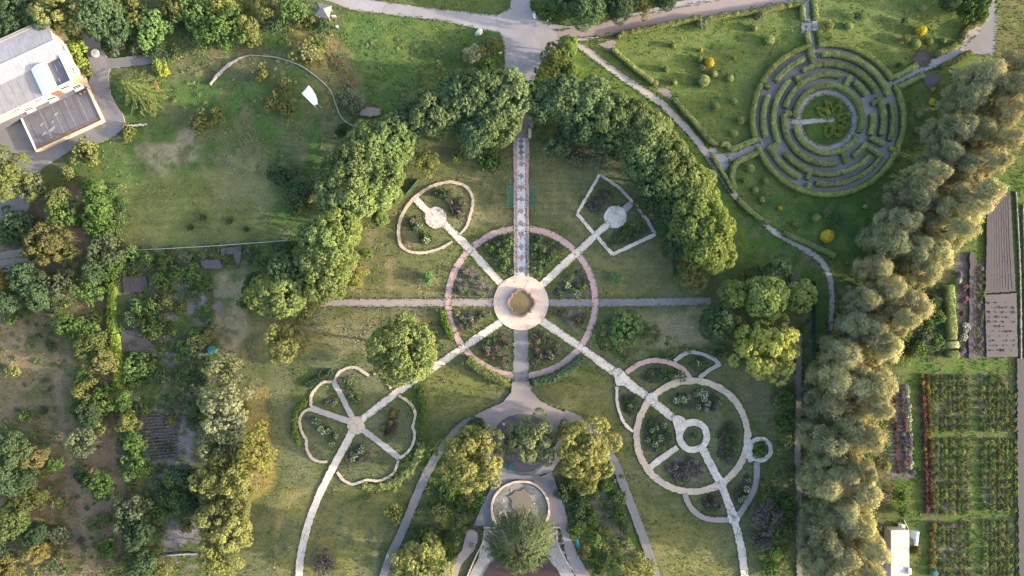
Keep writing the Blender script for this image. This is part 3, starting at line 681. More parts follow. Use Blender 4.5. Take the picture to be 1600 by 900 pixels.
BEDS = [  # bed outline, count, kinds, where
 ([(757,385),(775,372),(797,369),(798,432),(785,422),(768,404)], 26, ['dark','dark','green'], 'in the dark wedge bed between tiled alley and teardrop-garden path', 1.15),
 ([(708,460),(716,443),(722,425),(734,415),(752,432),(768,452),(770,461)], 16, ['grey','dry','grey','green'], 'in the greyish wedge bed between teardrop-garden path and rose-grey walk', .95),
 ([(832,370),(858,375),(880,386),(862,408),(840,434),(833,428)], 26, ['dark','green','dark'], 'in the dark wedge bed between tiled alley and pentagon-garden path', 1.15),
 ([(862,457),(880,440),(900,421),(914,424),(920,440),(921,459),(875,461)], 18, ['green','green','whiterose','grey'], 'in the grey wedge bed between pentagon-garden path and grey walk', 1.05),
 ([(712,489),(765,485),(757,497),(724,517),(716,508)], 15, ['dark','dark','pinkrose','dry'], 'in the small wedge bed between rose-grey walk and clover path', 1),
 ([(750,543),(775,524),(793,512),(797,535),(795,566),(790,570),(768,560)], 20, ['pinkrose','grey','dark','pinkrose'], 'in the pinkish wedge bed between clover path and asphalt walk', 1),
 ([(832,513),(848,517),(872,538),(878,548),(858,562),(834,572)], 21, ['pinkrose','grey','dark','dry'], 'in the mixed wedge bed between asphalt walk and round-garden path', 1),
 ([(862,486),(912,486),(912,500),(900,518),(884,508)], 16, ['pinkrose','pinkrose','dry'], 'in the reddish wedge bed between grey walk and round-garden path', .95),
 ([(1050,627),(1062,616),(1090,609),(1112,613),(1124,629),(1110,643),(1085,640),(1060,640)], 24, ['whiterose','dark','grey','whiterose'], 'in the oval bed under the top of the big ring', 1),
 ([(1008,668),(1018,654),(1035,655),(1048,672),(1046,692),(1030,706),(1012,698)], 24, ['dark','green','whiterose'], 'in the left oval bed of the big ring', 1),
 ([(1122,678),(1138,660),(1152,672),(1152,700),(1140,722),(1122,712)], 20, ['green','dark','grey'], 'in the right oval bed of the big ring', 1),
 ([(1040,730),(1055,716),(1080,714),(1100,732),(1085,750),(1055,750)], 22, ['grey','dry','grey'], 'in the dull bed at the foot of the big ring', 1),
 ([(1000,590),(1020,573),(1040,573),(1050,590),(1030,597)], 12, ['dark','green'], 'in the bed under the pink arch of the round gardens', 1.1),
 ([(1050,588),(1062,580),(1066,592)], 4, ['whiterose'], 'in the corner bed at the foot of the pink arch', 1),
 ([(1078,568),(1092,560),(1105,568),(1090,580)], 6, ['whiterose','green'], 'in the small bed under the pale top arch', 1),
 ([(975,620),(990,615),(996,632),(984,650),(976,640)], 7, ['dark','whiterose'], 'in the crescent bed left of the big ring', 1),
 ([(1095,780),(1118,774),(1122,792),(1105,798)], 7, ['grey','red'], 'in the crescent bed below the big ring', .9),
 ([(1148,765),(1166,742),(1172,750),(1160,785),(1150,782)], 9, ['dark','whiterose'], 'in the crescent bed by the pink side arc', 1),
 ([(1177,694),(1190,690),(1199,700),(1192,713),(1179,712)], 8, ['green'], 'in the white ring bed', 1.1),
 ([(1076,676),(1090,676),(1090,687),(1076,687)], 3, ['green'], 'in the middle of the white round path', 1.1)]
BEDS2 = [
 ([(676,303),(692,296),(706,302),(696,312)], 7, ['dark'], 'in the top bed of the teardrop garden', 1), ([(704,318),(720,312),(727,326),(718,340),(706,334)], 8, ['grey','dark'], 'in the right bed of the teardrop garden', 1), ([(640,344),(652,340),(657,354),(646,360)], 5, ['dark','whiterose'], 'in the left bed of the teardrop garden', 1), ([(655,367),(672,362),(682,374),(662,386)], 7, ['green','whiterose'], 'in the lower bed of the teardrop garden', 1.1),
 ([(918,320),(938,296),(955,304),(936,338),(926,332)], 12, ['grey','dark','pinkrose'], 'in the soil bed of the pentagon garden', .95), ([(945,385),(965,360),(990,345),(1012,360),(990,375)], 14, ['dark','green'], 'in the green bed of the pentagon garden', 1),
 ([(478,655),(495,656),(515,668),(528,680),(524,695),(515,692),(512,680),(495,666)], 14, ['whiterose','green'], 'in the left clover petal', .9), ([(537,720),(550,702),(565,694),(580,708),(572,716),(552,722)], 12, ['whiterose','whiterose','grey'], 'in the lowest clover petal', .95), ([(598,668),(612,640),(624,645),(618,676),(605,686)], 8, ['red','orange','grey'], 'in the right clover petal', .9), ([(535,590),(545,588),(556,610),(566,632),(558,632),(542,612)], 8, ['green','dark'], 'in the top clover petal', 1), ([(505,625),(525,622),(528,632),(508,632)], 4, ['whiterose','dry'], 'in the small upper clover petal', .9)]
# ------------------------------------------------------------------ ground sheet
def axis(lo, hi, step, far):
    a = list(np.arange(lo, hi + .001, step)); s = step; x = hi; b = []
    while x < far: s *= 1.35; x += s; b.append(x)
    y = lo; s = step; c = []
    while y > -far: s *= 1.35; y -= s; c.append(y)
    return np.array(c[::-1] + a + b)
gx = axis(-106, 106, .25, 2500); gy = axis(-64, 64, .25, 2500)
X, Y = np.meshgrid(gx, gy); nx, ny = len(gx), len(gy)
warp = fbm(X, Y, 4.5, 3); colr = np.zeros(X.shape + (3,))
A_ = lambda *c: np.array(c)
colr[:] = A_(.062,.078,.026)
def sdist(P):
    d = np.full(X.shape, 1e9); n = len(P)
    for i in range(n):
        ax, ay = P[i]; bx, by = P[(i+1) % n]; dx, dy = bx-ax, by-ay
        t = np.clip(((X-ax)*dx + (Y-ay)*dy) / (dx*dx+dy*dy+1e-9), 0, 1); d = np.minimum(d, np.hypot(X-ax-t*dx, Y-ay-t*dy))
    return np.where(inpoly(X, Y, P), d, -d)
def zone(px, c, soft=1.2, wob=1.6, strength=1.0, mott=0, c2=None, ms=2.5, seed=20):
    P = [W2(p) for p in px]; w = np.clip((sdist(P) + warp * wob) / soft + .5, 0, 1) * strength
    cc = np.broadcast_to(np.array(c), X.shape + (3,))
    if c2 is not None:
        k = np.clip(fbm(X, Y, ms, seed) * 2.2 + mott, 0, 1)[..., None]; cc = cc * (1-k) + np.array(c2) * k
    colr[:] = colr * (1 - w[..., None]) + cc * w[..., None]
GREEN = (.047,.077,.024); BRIGHT = (.064,.09,.026); OLIVE = (.080,.085,.044); DRY = (.15,.13,.075); DARK = (.028,.045,.014); BROWN = (.115,.088,.060); LUSH = (.036,.075,.016)
zone([(-60,-60),(560,-60),(560,60),(600,220),(480,390),(190,400),(150,270),(-60,260)], OLIVE, 2, 3, 1, .55, (.05,.082,.026), 3.5, 21)
zone([(180,280),(400,250),(470,300),(470,380),(190,385)], (.085,.10,.035), 3, 3, .9, .3, (.11,.115,.045), 3, 22)
zone([(420,230),(560,160),(600,230),(500,380),(430,380)], (.042,.075,.022), 4, 4, .9, .3, OLIVE, 3, 23)
zone([(200,215),(300,205),(320,260),(210,265)], (.17,.15,.11), 2, 4, .8, .15, OLIVE, 1.5, 24)
zone([(290,70),(380,60),(400,110),(300,115)], DRY, 3, 4, .6, .3, OLIVE, 2, 25)
zone([(345,240),(410,235),(420,320),(350,300)], (.14,.13,.075), 3, 4, .55)
zone([(455,40),(520,55),(530,130),(520,175),(500,120),(440,70)], (.13,.115,.045), 2, 3, .9, .3, (.075,.075,.03), 1.2, 26)
zone([(520,50),(545,60),(565,130),(560,165),(540,150),(528,100)], (.10,.075,.045), 1.5, 2, .8, .4, (.06,.07,.025), 1, 27)
zone([(530,160),(555,135),(575,160),(560,180)], (.12,.14,.10), 1, 1.5, .7)
zone([(530,14),(785,50),(790,180),(640,190),(575,160),(545,70)], GREEN, 1.5, 1.5, 1, .25, (.07,.095,.028), 2.2, 28)
zone([(560,175),(790,125),(790,190),(620,200)], LUSH, 1.5, 1, .7)
zone([(590,-60),(800,-60),(797,12),(778,22),(660,8)], (.055,.075,.025), .6, .5)
zone([(828,-60),(1060,-60),(1060,0),(960,30),(870,40),(830,14)], DARK, .6, .6, 1, .3, GREEN, 1.5, 29)
zone([(840,140),(850,95),(905,68),(1000,140),(1090,225),(1190,350),(1290,420),(1290,520),(1200,450),(1140,380),(1060,230),(900,150)], (.066,.098,.022), 1, 1, 1, .2, GREEN, 2, 30)
zone([(1140,300),(1200,350),(1300,410),(1300,640),(1255,640),(1265,460),(1180,400)], (.045,.08,.02), 1, 1, 1, .2, OLIVE, 2, 30)
zone([(905,68),(1260,0),(1560,-60),(1700,-60),(1700,90),(1560,100),(1500,240),(1370,430),(1300,420),(1140,300),(1040,160)], BRIGHT, 1, .6, 1, .3, (.080,.10,.034), 1.6, 31)
zone([(940,80),(1140,60),(1180,180),(1130,215),(1050,150)], (.078,.098,.028), 3, 3, .8, .1, GREEN, 1.5, 32)
zone([(1280,60),(1480,20),(1500,60),(1420,110),(1340,70)], (.085,.10,.03), 3, 3, .7, .1, GREEN, 1.5, 33)
zone([(1140,290),(1250,310),(1420,260),(1480,200),(1400,430),(1310,420)], (.036,.068,.018), 3, 3, .85, .2, BRIGHT, 2, 34)
zone([(490,400),(640,220),(800,200),(830,200),(1000,260),(1120,400),(1160,560),(1245,560),(1245,960),(560,960),(360,960),(350,520),(420,480)], OLIVE, 1.5, 1, 1, .1, (.06,.072,.027), 3.5, 35)
zone([(560,330),(640,260),(760,240),(800,260),(800,340),(720,420),(690,460),(560,460)], (.075,.082,.034), 1, 2, .8, .2, (.125,.11,.058), 2, 36)
zone([(840,240),(920,250),(890,310),(930,370),(880,360),(838,330)], (.10,.098,.046), 1.5, 2, .8, .2, OLIVE, 2, 37)
zone([(930,400),(1060,390),(1060,460),(930,462)], (.105,.10,.046), 2, 2, .75, .2, OLIVE, 2, 38)
zone([(1000,490),(1100,485),(1110,530),(1050,550),(1000,540)], (.17,.145,.085), 1.5, 1.5, .85, .0, OLIVE, 1.5, 39)
zone([(370,498),(690,492),(680,530),(540,540),(370,560)], (.135,.118,.048), 1.5, 2, .75, .1, OLIVE, 2.5, 40)  # golden band is sunlight between the trees painted into the lawn
zone([(530,500),(585,500),(585,560),(530,545)], DRY, 2, 2, .6)
zone([(430,770),(620,760),(590,840),(560,900),(430,900)], (.13,.122,.042), 2, 2, .8, .1, OLIVE, 2, 41)  # golden tint is a sunlit patch painted into the lower lawn
zone([(655,570),(770,590),(750,640),(665,660)], (.095,.10,.032), 1.5, 2, .8)
zone([(850,600),(950,590),(1000,780),(1110,830),(1140,900),(1040,900),(960,690)], (.088,.092,.032), 1.5, 2, .8, .2, (.12,.112,.044), 1.8, 42)
zone([(1120,570),(1245,580),(1245,700),(1180,640)], (.10,.09,.052), 1.5, 2, .7)
zone([(385,610),(415,610),(425,780),(385,790)], (.17,.14,.045), 1, 2, .8)
zone([(705,365),(760,352),(795,352),(870,352),(925,440),(925,500),(870,575),(760,575),(705,500)], (.072,.08,.027), .8, .8, .8, .1, (.05,.07,.022), 1.2, 43)
# lush strips and hedge feet
for pl in ([(670,680),(760,660),(770,740),(740,830),(700,900),(620,900),(660,790)], [(890,660),(930,690),(1010,870),(1020,900),(930,900),(890,790),(880,740)], [(1205,590),(1240,590),(1240,900),(1190,900),(1170,800),(1210,720)], [(620,590),(665,590),(665,700),(620,760),(530,790),(590,760),(655,690)]):
    zone(pl, (.045,.072,.018), 1, 1.5, .95, .2, (.075,.08,.03), 1.2, 44)
zone([(905,720),(960,790),(990,870),(960,860),(925,790)], (.12,.10,.085), 1, 1, .7); zone([(670,770),(700,760),(690,830),(665,850)], (.11,.09,.07), .8, 1.5, .6); zone([(700,760),(712,760),(690,850),(670,850)], (.12,.13,.02), .8, 1, .8)
# orchard and plots
zone([(-60,330),(150,290),(190,400),(200,640),(300,900),(300,960),(-60,960)], BROWN, 2, 3, 1, .1, (.06,.065,.026), 2.2, 45)
zone([(60,430),(130,470),(120,600),(100,760),(60,620)], (.055,.075,.028), 3, 4, .6, .2, BROWN, 2, 58)
zone([(0,590),(70,600),(80,680),(0,690)], (.06,.08,.03), 3, 4, .6, .2, BROWN, 2, 59)
zone([(0,500),(80,480),(90,700),(0,700)], (.13,.105,.068), 3, 4, .7, .1, (.07,.07,.03), 3, 46)
zone([(140,660),(200,670),(205,760),(170,800),(120,780)], (.15,.11,.075), 1.5, 2, .8)
zone([(95,340),(150,350),(150,430),(105,430)], (.15,.105,.075), 1.5, 2, .7)
zone([(190,395),(345,390),(340,600),(330,900),(250,900),(195,640)], (.05,.07,.022), 1, 1.5, .9, .2, (.10,.09,.075), 1.2, 47)
zone([(335,415),(392,400),(385,520),(370,560),(340,550)], (.19,.155,.10), 1.5, 2, .85, .1, OLIVE, 1.5, 48)
zone([(200,392),(340,380),(470,372),(470,420),(350,430),(200,430)], (.048,.075,.024), 1.5, 2, .8, .3, OLIVE, 1.2, 49)
zone([(1562,-60),(1700,-60),(1700,120),(1556,90)], (.06,.068,.024), .6, .5, 1, .2, (.085,.08,.035), 1.5, 57)
# nursery side
zone([(1470,290),(1700,200),(1700,960),(1380,960),(1380,560),(1440,500)], (.045,.072,.018), 1, 1, 1, .2, (.066,.08,.026), 1.5, 50)
zone([(1400,440),(1480,440),(1490,560),(1400,560)], (.09,.085,.055), 1, 1, .8, .2, GREEN, 1, 51)
zone([(1210,470),(1275,470),(1290,900),(1210,900)], (.075,.08,.032), 1.5, 1.5, .6, .2, BROWN, 1.5, 52)
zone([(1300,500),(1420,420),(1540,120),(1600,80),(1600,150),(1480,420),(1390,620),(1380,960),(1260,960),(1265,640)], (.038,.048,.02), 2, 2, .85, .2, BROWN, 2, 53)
def streakzone(px, w, c, strength=.7, soft=.8, wob=.5):
    q = [W2(p) for p in px]; d = np.full(X.shape, 1e9)
    for (ax, ay), (bx_, by_) in zip(q, q[1:]):
        dx, dy = bx_-ax, by_-ay; t = np.clip(((X-ax)*dx + (Y-ay)*dy)/(dx*dx+dy*dy), 0, 1); d = np.minimum(d, np.hypot(X-ax-t*dx, Y-ay-t*dy))
    k = np.clip((w*S/2 - d + warp*wob)/soft + .5, 0, 1)*strength*np.clip(.75+.6*fbm(X, Y, 1.8, 61), 0, 1); colr[:] = colr*(1-k[..., None]) + np.array(c)*k[..., None]
SAND_SUN, BARE, RUT = (.17,.14,.085), (.15,.115,.08), (.115,.095,.07)  # the sand tone also serves a painted sun band
for px, w, c, st in (([(85,470),(88,560),(96,660),(118,740),(130,800),(138,905)], 12, BARE, .8), ([(200,660),(196,700),(190,750),(165,785),(140,800)], 16, BARE, .8), ([(200,835),(150,830),(120,860)], 12, BARE, .7), ([(140,690),(165,680),(190,672)], 10, BARE, .6), ([(20,500),(30,580),(20,680)], 26, BARE, .5), ([(100,350),(140,390),(145,450)], 14, BARE, .6),
        ([(430,905),(432,830),(445,785),(480,765),(520,770)], 5, SAND_SUN, .55), ([(583,905),(588,860),(600,830),(612,800)], 6, SAND_SUN, .55), ([(380,515),(450,512),(530,515)], 9, SAND_SUN, .5), ([(400,600),(401,680),(398,760)], 12, SAND_SUN, .6), ([(540,455),(600,448),(680,458)], 5, SAND_SUN, .5), ([(1000,508),(1050,504),(1105,510)], 5, SAND_SUN, .5), ([(1005,530),(1055,526),(1100,528)], 5, SAND_SUN, .4), ([(885,310),(905,330),(925,352)], 6, SAND_SUN, .45), ([(880,330),(900,352),(915,368)], 5, SAND_SUN, .4),  # the strip left of the solitary tree is painted sunlight
        ([(860,270),(868,300),(866,340)], 4, SAND_SUN, .35), ([(740,300),(760,320),(775,345)], 4, SAND_SUN, .3), ([(330,135),(310,160),(290,185),(240,230)], 4, DARK, .5), ([(500,70),(525,90),(545,130),(558,160)], 9, (.085,.06,.035), .8), ([(470,55),(505,85),(520,125),(528,160)], 8, (.15,.15,.05), .7), ([(1150,205),(1168,180),(1172,140)], 6, SAND_SUN, .35), ([(585,130),(600,150),(640,155)], 5, RUT, .4), ([(575,95),(590,115)], 5, RUT, .5), ([(690,150),(640,140),(610,135)], 3, (.11,.12,.06), .5),
        ([(640,770),(690,800),(665,870)], 6, (.13,.15,.03), .5), ([(706,760),(698,800),(685,850)], 7, (.15,.165,.03), .8), ([(660,660),(700,640),(750,625)], 6, SAND_SUN, .4), ([(890,600),(915,620),(940,610)], 6, SAND_SUN, .4), ([(990,640),(1000,700),(1020,760),(1060,800)], 5, SAND_SUN, .25), ([(1165,560),(1220,575),(1240,600)], 16, SAND_SUN, .5), ([(1150,640),(1200,660)], 6, SAND_SUN, .4), ([(1225,690),(1222,760)], 14, SAND_SUN, .45),
        ([(1340,75),(1420,70),(1500,80)], 8, (.11,.12,.03), .4), ([(960,130),(1060,150),(1160,150)], 6, (.035,.06,.015), .4), ([(960,105),(1060,95),(1160,60)], 5, (.035,.06,.015), .4), ([(1165,120),(1180,100),(1215,80)], 6, (.13,.12,.045), .4)):  # dark green meadow streaks are long shrub shadows painted in
    streakzone(px, w, c, st)
for poly, c, so, wo, c2, ms in SOFT: zone(poly, c, so, wo, 1, .1, c2, ms, 55)
for poly, n, sts, where, sc in BEDS + BEDS2:
    cx = sum(p[0] for p in poly)/len(poly); cy = sum(p[1] for p in poly)/len(poly); g = 'grey' in where or 'dull' in where
    zone([(cx+(p[0]-cx)*1.14, cy+(p[1]-cy)*1.14) for p in poly], (.105,.095,.09) if g else (.05,.05,.036), .7, .5, .95, .1, (.05,.055,.03) if g else (.04,.055,.022), .9, 56)
colr *= (1 + .16 * fbm(X, Y, 9, 60)[..., None] + .14 * fbm(X, Y, 1.6, 64)[..., None])
rg = np.clip((sdist([W2(p) for p in [(500,450),(640,240),(1000,250),(1120,400),(1240,560),(1240,900),(480,900),(420,500)]]) + warp) / 4, 0, 1)
colr *= (1 + .085 * rg * np.sin(Y * 2*PI / 1.25 + 1.4*warp) * np.clip(.5 + fbm(X, Y, 7, 77), 0, 1))[..., None]
ms = np.clip((sdist([W2(p) for p in [(190,290),(470,300),(470,370),(195,385)]]) + warp) / 4, 0, 1); colr *= (1 + .07 * ms * np.sin((Y - .05*X) * 2*PI / 1.6 + warp))[..., None]
colr = np.clip(colr * 1.3, .008, .5)
Z = 1.5*np.exp(-((X-W2((478,112))[0])/6.5)**2-((Y-W2((478,112))[1])/6.)**2) + .8*np.exp(-((X-W2((415,150))[0])/8.)**2-((Y-W2((415,150))[1])/7.)**2)
V = np.stack([X, Y, Z], -1).reshape(-1, 3); idx = np.arange(nx*ny).reshape(ny, nx)
F = np.stack([idx[:-1,:-1], idx[:-1,1:], idx[1:,1:], idx[1:,:-1]], -1).reshape(-1, 4)
tag(link('ground', npmesh('ground', V, F, [M['ground']], True, {'Col': colr.reshape(-1, 3)})), kind='structure')
def gcol(x, y):
    i = int(np.clip(np.searchsorted(gx, x), 0, nx-1)); j = int(np.clip(np.searchsorted(gy, y), 0, ny-1)); return colr[j, i]
# the lawn inside the maze lies on a raised round bed
q = circ(1291,188,39.5,n=60); P = [W2(p) for p in q]; c = W2((1291,188)); vv = [(c[0], c[1], LAWNZ+.05)]; ff = []; cc = [(.05,.085,.022)]
for r in (.25,.5,.75,.93,1.0):
    for p in P:
        x, y = c[0]+(p[0]-c[0])*r, c[1]+(p[1]-c[1])*r; vv.append((x, y, LAWNZ+(.05 if r < .99 else -.03)))
        k = float(fbm(np.array([x]), np.array([y]), 2., 33)[0]); cc.append((.045+.02*k,.078+.02*k,.02))
for k in range(60): ff.append((0, 1+k, 1+(k+1) % 60, 1+(k+1) % 60))
for r in range(4):
    for k in range(60): a = 1+r*60; ff.append((a+k, a+60+k, a+60+(k+1) % 60, a+(k+1) % 60))
me = bpy.data.meshes.new('maze_lawn'); me.from_pydata(vv, [], [tuple(dict.fromkeys(f)) for f in ff]); a = me.attributes.new('Col', 'FLOAT_COLOR', 'POINT')
for d, x in zip(a.data, cc): d.color = (*x, 1)
me.materials.append(M['ground']); tag(link('maze_lawn', me), kind='structure')

# grass and weeds: uncountable turf blades over lawns and meadows
N = 105000; bx = NR.uniform(-100, 100, N); by = NR.uniform(-58, 58, N)
dens = np.clip(.55 + .9 * fbm(bx, by, 3.2, 70), .05, 1); keep = NR.random(N) < dens
keep &= np.array([not blocked(x, y) for x, y in zip(bx, by)]); bx, by = bx[keep], by[keep]; N = len(bx)
EP = np.array(EDGE); EP = EP[(abs(EP[:, 0]) < 99) & (abs(EP[:, 1]) < 57)]; EP = np.repeat(EP, 2, 0)[NR.random(2*len(EP)) < .6] + NR.normal(0, .10, (1, 2)) * 0
EP = EP + NR.normal(0, .13, EP.shape); bx = np.concatenate([bx, EP[:, 0]]); by = np.concatenate([by, EP[:, 1]]); N = len(bx)
gc = np.array([gcol(x, y) for x, y in zip(bx, by)]); gc = gc * NR.uniform(.65, 1.6, (N, 1)) * (1 + NR.normal(0, .07, (N, 3))); gc[:, 1] *= 1.06
bz = np.array([gz(x, y) for x, y in zip(bx, by)]); bz[N-len(EP):] += .06; vs = []; fs = []; cs = []
ang = NR.uniform(0, 2*PI, (N, 3)); hh = NR.uniform(.10, .26, N) ; ww = NR.uniform(.07, .16, N)
for k in range(3):
    ca, sa = np.cos(ang[:, k]), np.sin(ang[:, k]); b = np.stack([bx, by, bz], 1)
    tip = b + np.stack([ca*hh*.8, sa*hh*.8, hh*.8], 1); l = b + np.stack([-sa*ww, ca*ww, 0*ww-.01], 1); r = b + np.stack([sa*ww, -ca*ww, 0*ww-.01], 1)
    vs.append(np.stack([l, r, tip], 1).reshape(-1, 3)); cs.append(np.repeat(gc, 3, 0))
vs = np.vstack(vs); fs = np.arange(len(vs)).reshape(-1, 3)
tag(link('grass', npmesh('grass', vs, fs, [M['blades']], False, {'Col': np.clip(np.vstack(cs), .005, .6)})), 'tufts of grass and low weeds over the lawns and meadows', 'grass', kind='stuff')
# ------------------------------------------------------------------ hedges
def hedge(px, w, h, label, style='hedge', tint=(1,1,1), group=None, closed=False, name='hedge', cat='hedge', dens=38, size=.145, smooth=True, world=False, z0=0., loose=False):
    """clipped hedge: a leafy body swept along the plan line with loose leaves on top and sides (w px, h m)"""
    pts = px if world else [W2(p) for p in px]; q = resample(pts, .3, closed, smooth); n = len(q); wm = w * S / 2
    base = q[0].copy(); sec = [(-1.0,0),(-1.03,.35),(-.98,.75),(-.78,.97),(-.3,1.02),(.3,1.02),(.78,.97),(.98,.75),(1.03,.35),(1.0,0)]
    v = []; f = []; m = len(sec); av = []
    for i in range(n):
        a = q[i-1] if (i or closed) else q[i]; b = q[(i+1) % n] if (i < n-1 or closed) else q[i]
        d = (b-a).normalized(); nn = Vector((-d.y, d.x)); end = (not closed) and i in (0, n-1); wob = 1 + .10 * float(vnoise(q[i].x, q[i].y, .9, 12)); hw = 1 + .10 * float(vnoise(q[i].x, q[i].y, .7, 13))
        for s, t in sec:
            k = wm * wob * (.86 if end else 1) * R_.uniform(.95, 1.05); hz = h * hw * t * R_.uniform(.93, 1.07) * (.93 if end else 1)
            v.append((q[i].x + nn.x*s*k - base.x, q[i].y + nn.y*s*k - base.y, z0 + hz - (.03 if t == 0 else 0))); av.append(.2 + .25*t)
    for i in range(n if closed else n-1):
        for k in range(m-1):
            a = i*m+k; b = ((i+1) % n)*m+k; f.append((a, b, b+1, a+1))
    lv = Leaves(len(COL.objects)); v = np.array(v); f = np.array(f)
    Ln = sum((q[(i+1) % n]-q[i]).length for i in range(n if closed else n-1)); cnt = int(Ln * (2*wm + 1.3*h) * dens) + 8
    ii = lv.rng.integers(0, len(f), cnt); tt = lv.rng.random((cnt, 2)); A, B, C, D = (v[f[ii, k]] for k in range(4))
    p = (A*(1-tt[:, :1]) + B*tt[:, :1])*(1-tt[:, 1:]) + (D*(1-tt[:, :1]) + C*tt[:, :1])*tt[:, 1:]
    ctr = v.reshape(-1, m, 3).mean(1)[ii // (m-1)]; ctr[:, 2] = h * .35
    out = p - ctr; out[:, 2] *= 1.3; out /= np.linalg.norm(out, axis=1, keepdims=True) + 1e-9
    tone = .5 + .38 * vnoise(p[:,0]+base.x, p[:,1]+base.y, .8, 5)
    lv.put(p + out*.03, out, size, np.clip(tone + lv.rng.normal(0, .24, cnt), 0, 1), jitter=.6)
    if loose:
        v[:, 2] *= .6
        for _ in range(int(Ln * 5.5 * max(1, wm))):
            i = int(lv.rng.integers(0, n)); cr = lv.rng.uniform(.22, .5); a = q[i] + Vector((lv.rng.normal(0, wm*.75), lv.rng.normal(0, wm*.75))) - base
            lv.clump((a.x, a.y, h * lv.rng.uniform(.25, .75)), cr, 30, .12, bias=(0, 0, .6), base=lv.rng.normal(.5, .16))
    V = np.vstack([v] + lv.V); FA = np.vstack([f] + [x + len(v) for x in lv.F]); AV = np.concatenate([av] + lv.A)
    # close both ends
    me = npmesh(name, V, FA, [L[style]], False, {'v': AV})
    if not closed:
        bm = bmesh.new(); bm.from_mesh(me); bm.verts.ensure_lookup_table()
        for s0 in (0, (n-1)*m): bm.faces.new([bm.verts[s0+k] for k in range(m)])
        bm.to_mesh(me); bm.free()
    o = link(name, me); o.location = (base.x, base.y, 0); o.color = (*tint, 1)
    return tag(o, label, cat, group)

NUMW = ['twelve','one','two','three','four','five','six','seven','eight','nine','ten','eleven']
def clock(a):
    hq = ((90 - a) / 30) % 12; k = round(hq * 2) % 24
    return NUMW[k // 2] + " o'clock" if k % 2 == 0 else 'half past ' + NUMW[k // 2]
MC = (1291, 188); MG = 'clipped hedges of the round maze'
RN = {117: 'outermost', 101: 'second', 85.5: 'third', 69.5: 'fourth', 52.5: 'innermost'}
used = set()
def uniq(l):
    assert l not in used, l
    used.add(l); return l
for r, segs in {117: [(31.5,97),(104,151),(152,193.5),(202,287),(287.5,387)], 101: [(21.5,96),(112,144),(158,196),(204.5,243.5),(259,325),(341,375)],
                85.5: [(29,96.5),(97.5,118),(135,206),(218,282),(283,318.5),(343,384)], 69.5: [(74,96.5),(97.5,165),(174,282),(304,328),(340,367),(32,55)],
                52.5: [(-23,97),(98,177),(192,330)]}.items():
    for a, b in segs:
        n = max(4, int((b-a)/6)); w = 7.4 if r > 110 else 7.6
        pts = [(MC[0]+r*math.cos(math.radians(a+(b-a)*i/(n-1))), MC[1]-r*math.sin(math.radians(a+(b-a)*i/(n-1)))) for i in range(n)]
        hedge(pts, w, 1.15 if r > 110 else 1.35, uniq(f'{RN[r]} ring of the maze hedges, arc running from {clock(b)} to {clock(a)}'), group=MG, name='maze_hedge', tint=(1.05,1.03,.85) if r > 110 else (1,1,1))
for a, r0, r1 in ((151.5,103,113),(206,89,100),(253.4,103,113),(251,87,99),(-34.5,73,103),(-25,105,113),(105,87,114),(127,74,86),(20,72,84),(63,56,75),(-24,71,95),(-67,56,74),(172,57,68)):
    pts = [(MC[0]+r*math.cos(math.radians(a)), MC[1]-r*math.sin(math.radians(a))) for r in (r0, (r0+r1)/2, r1)]
    hedge(pts, 7.0, 1.25, uniq(f'short cross hedge joining maze rings at {clock(a)}, {"long" if r1-r0>20 else "stubby"}, ' + ('near the rim' if r1 > 105 else 'midway out, upper of a pair' if a == -24 else 'midway out' if r1 > 80 else 'near the centre')), group=MG, name='maze_cross_hedge')
PG = 'low petal hedges on the maze lawn'
for i, a in enumerate((18, -24, -66, -108, 62, 104, 140)):
    ca, sa = math.cos(math.radians(a)), math.sin(math.radians(a)); pts = []
    for k in range(14):
        t = 2*PI*k/14; u = 17 - 10*math.cos(t); w = 4.6*math.sin(t)*(1.0 if math.cos(t) < 0.3 else 1.15)
        pts.append((1299 + u*ca - w*sa, 188 - (u*sa + w*ca)))
    hedge(pts, 3.4, .38, uniq(f'low green petal hedge on the round maze lawn pointing to {clock(a)}'), tint=(.8,.85,.6), group=PG, closed=True, name='petal_hedge', z0=LAWNZ+.04, size=.09, dens=60, loose=True)
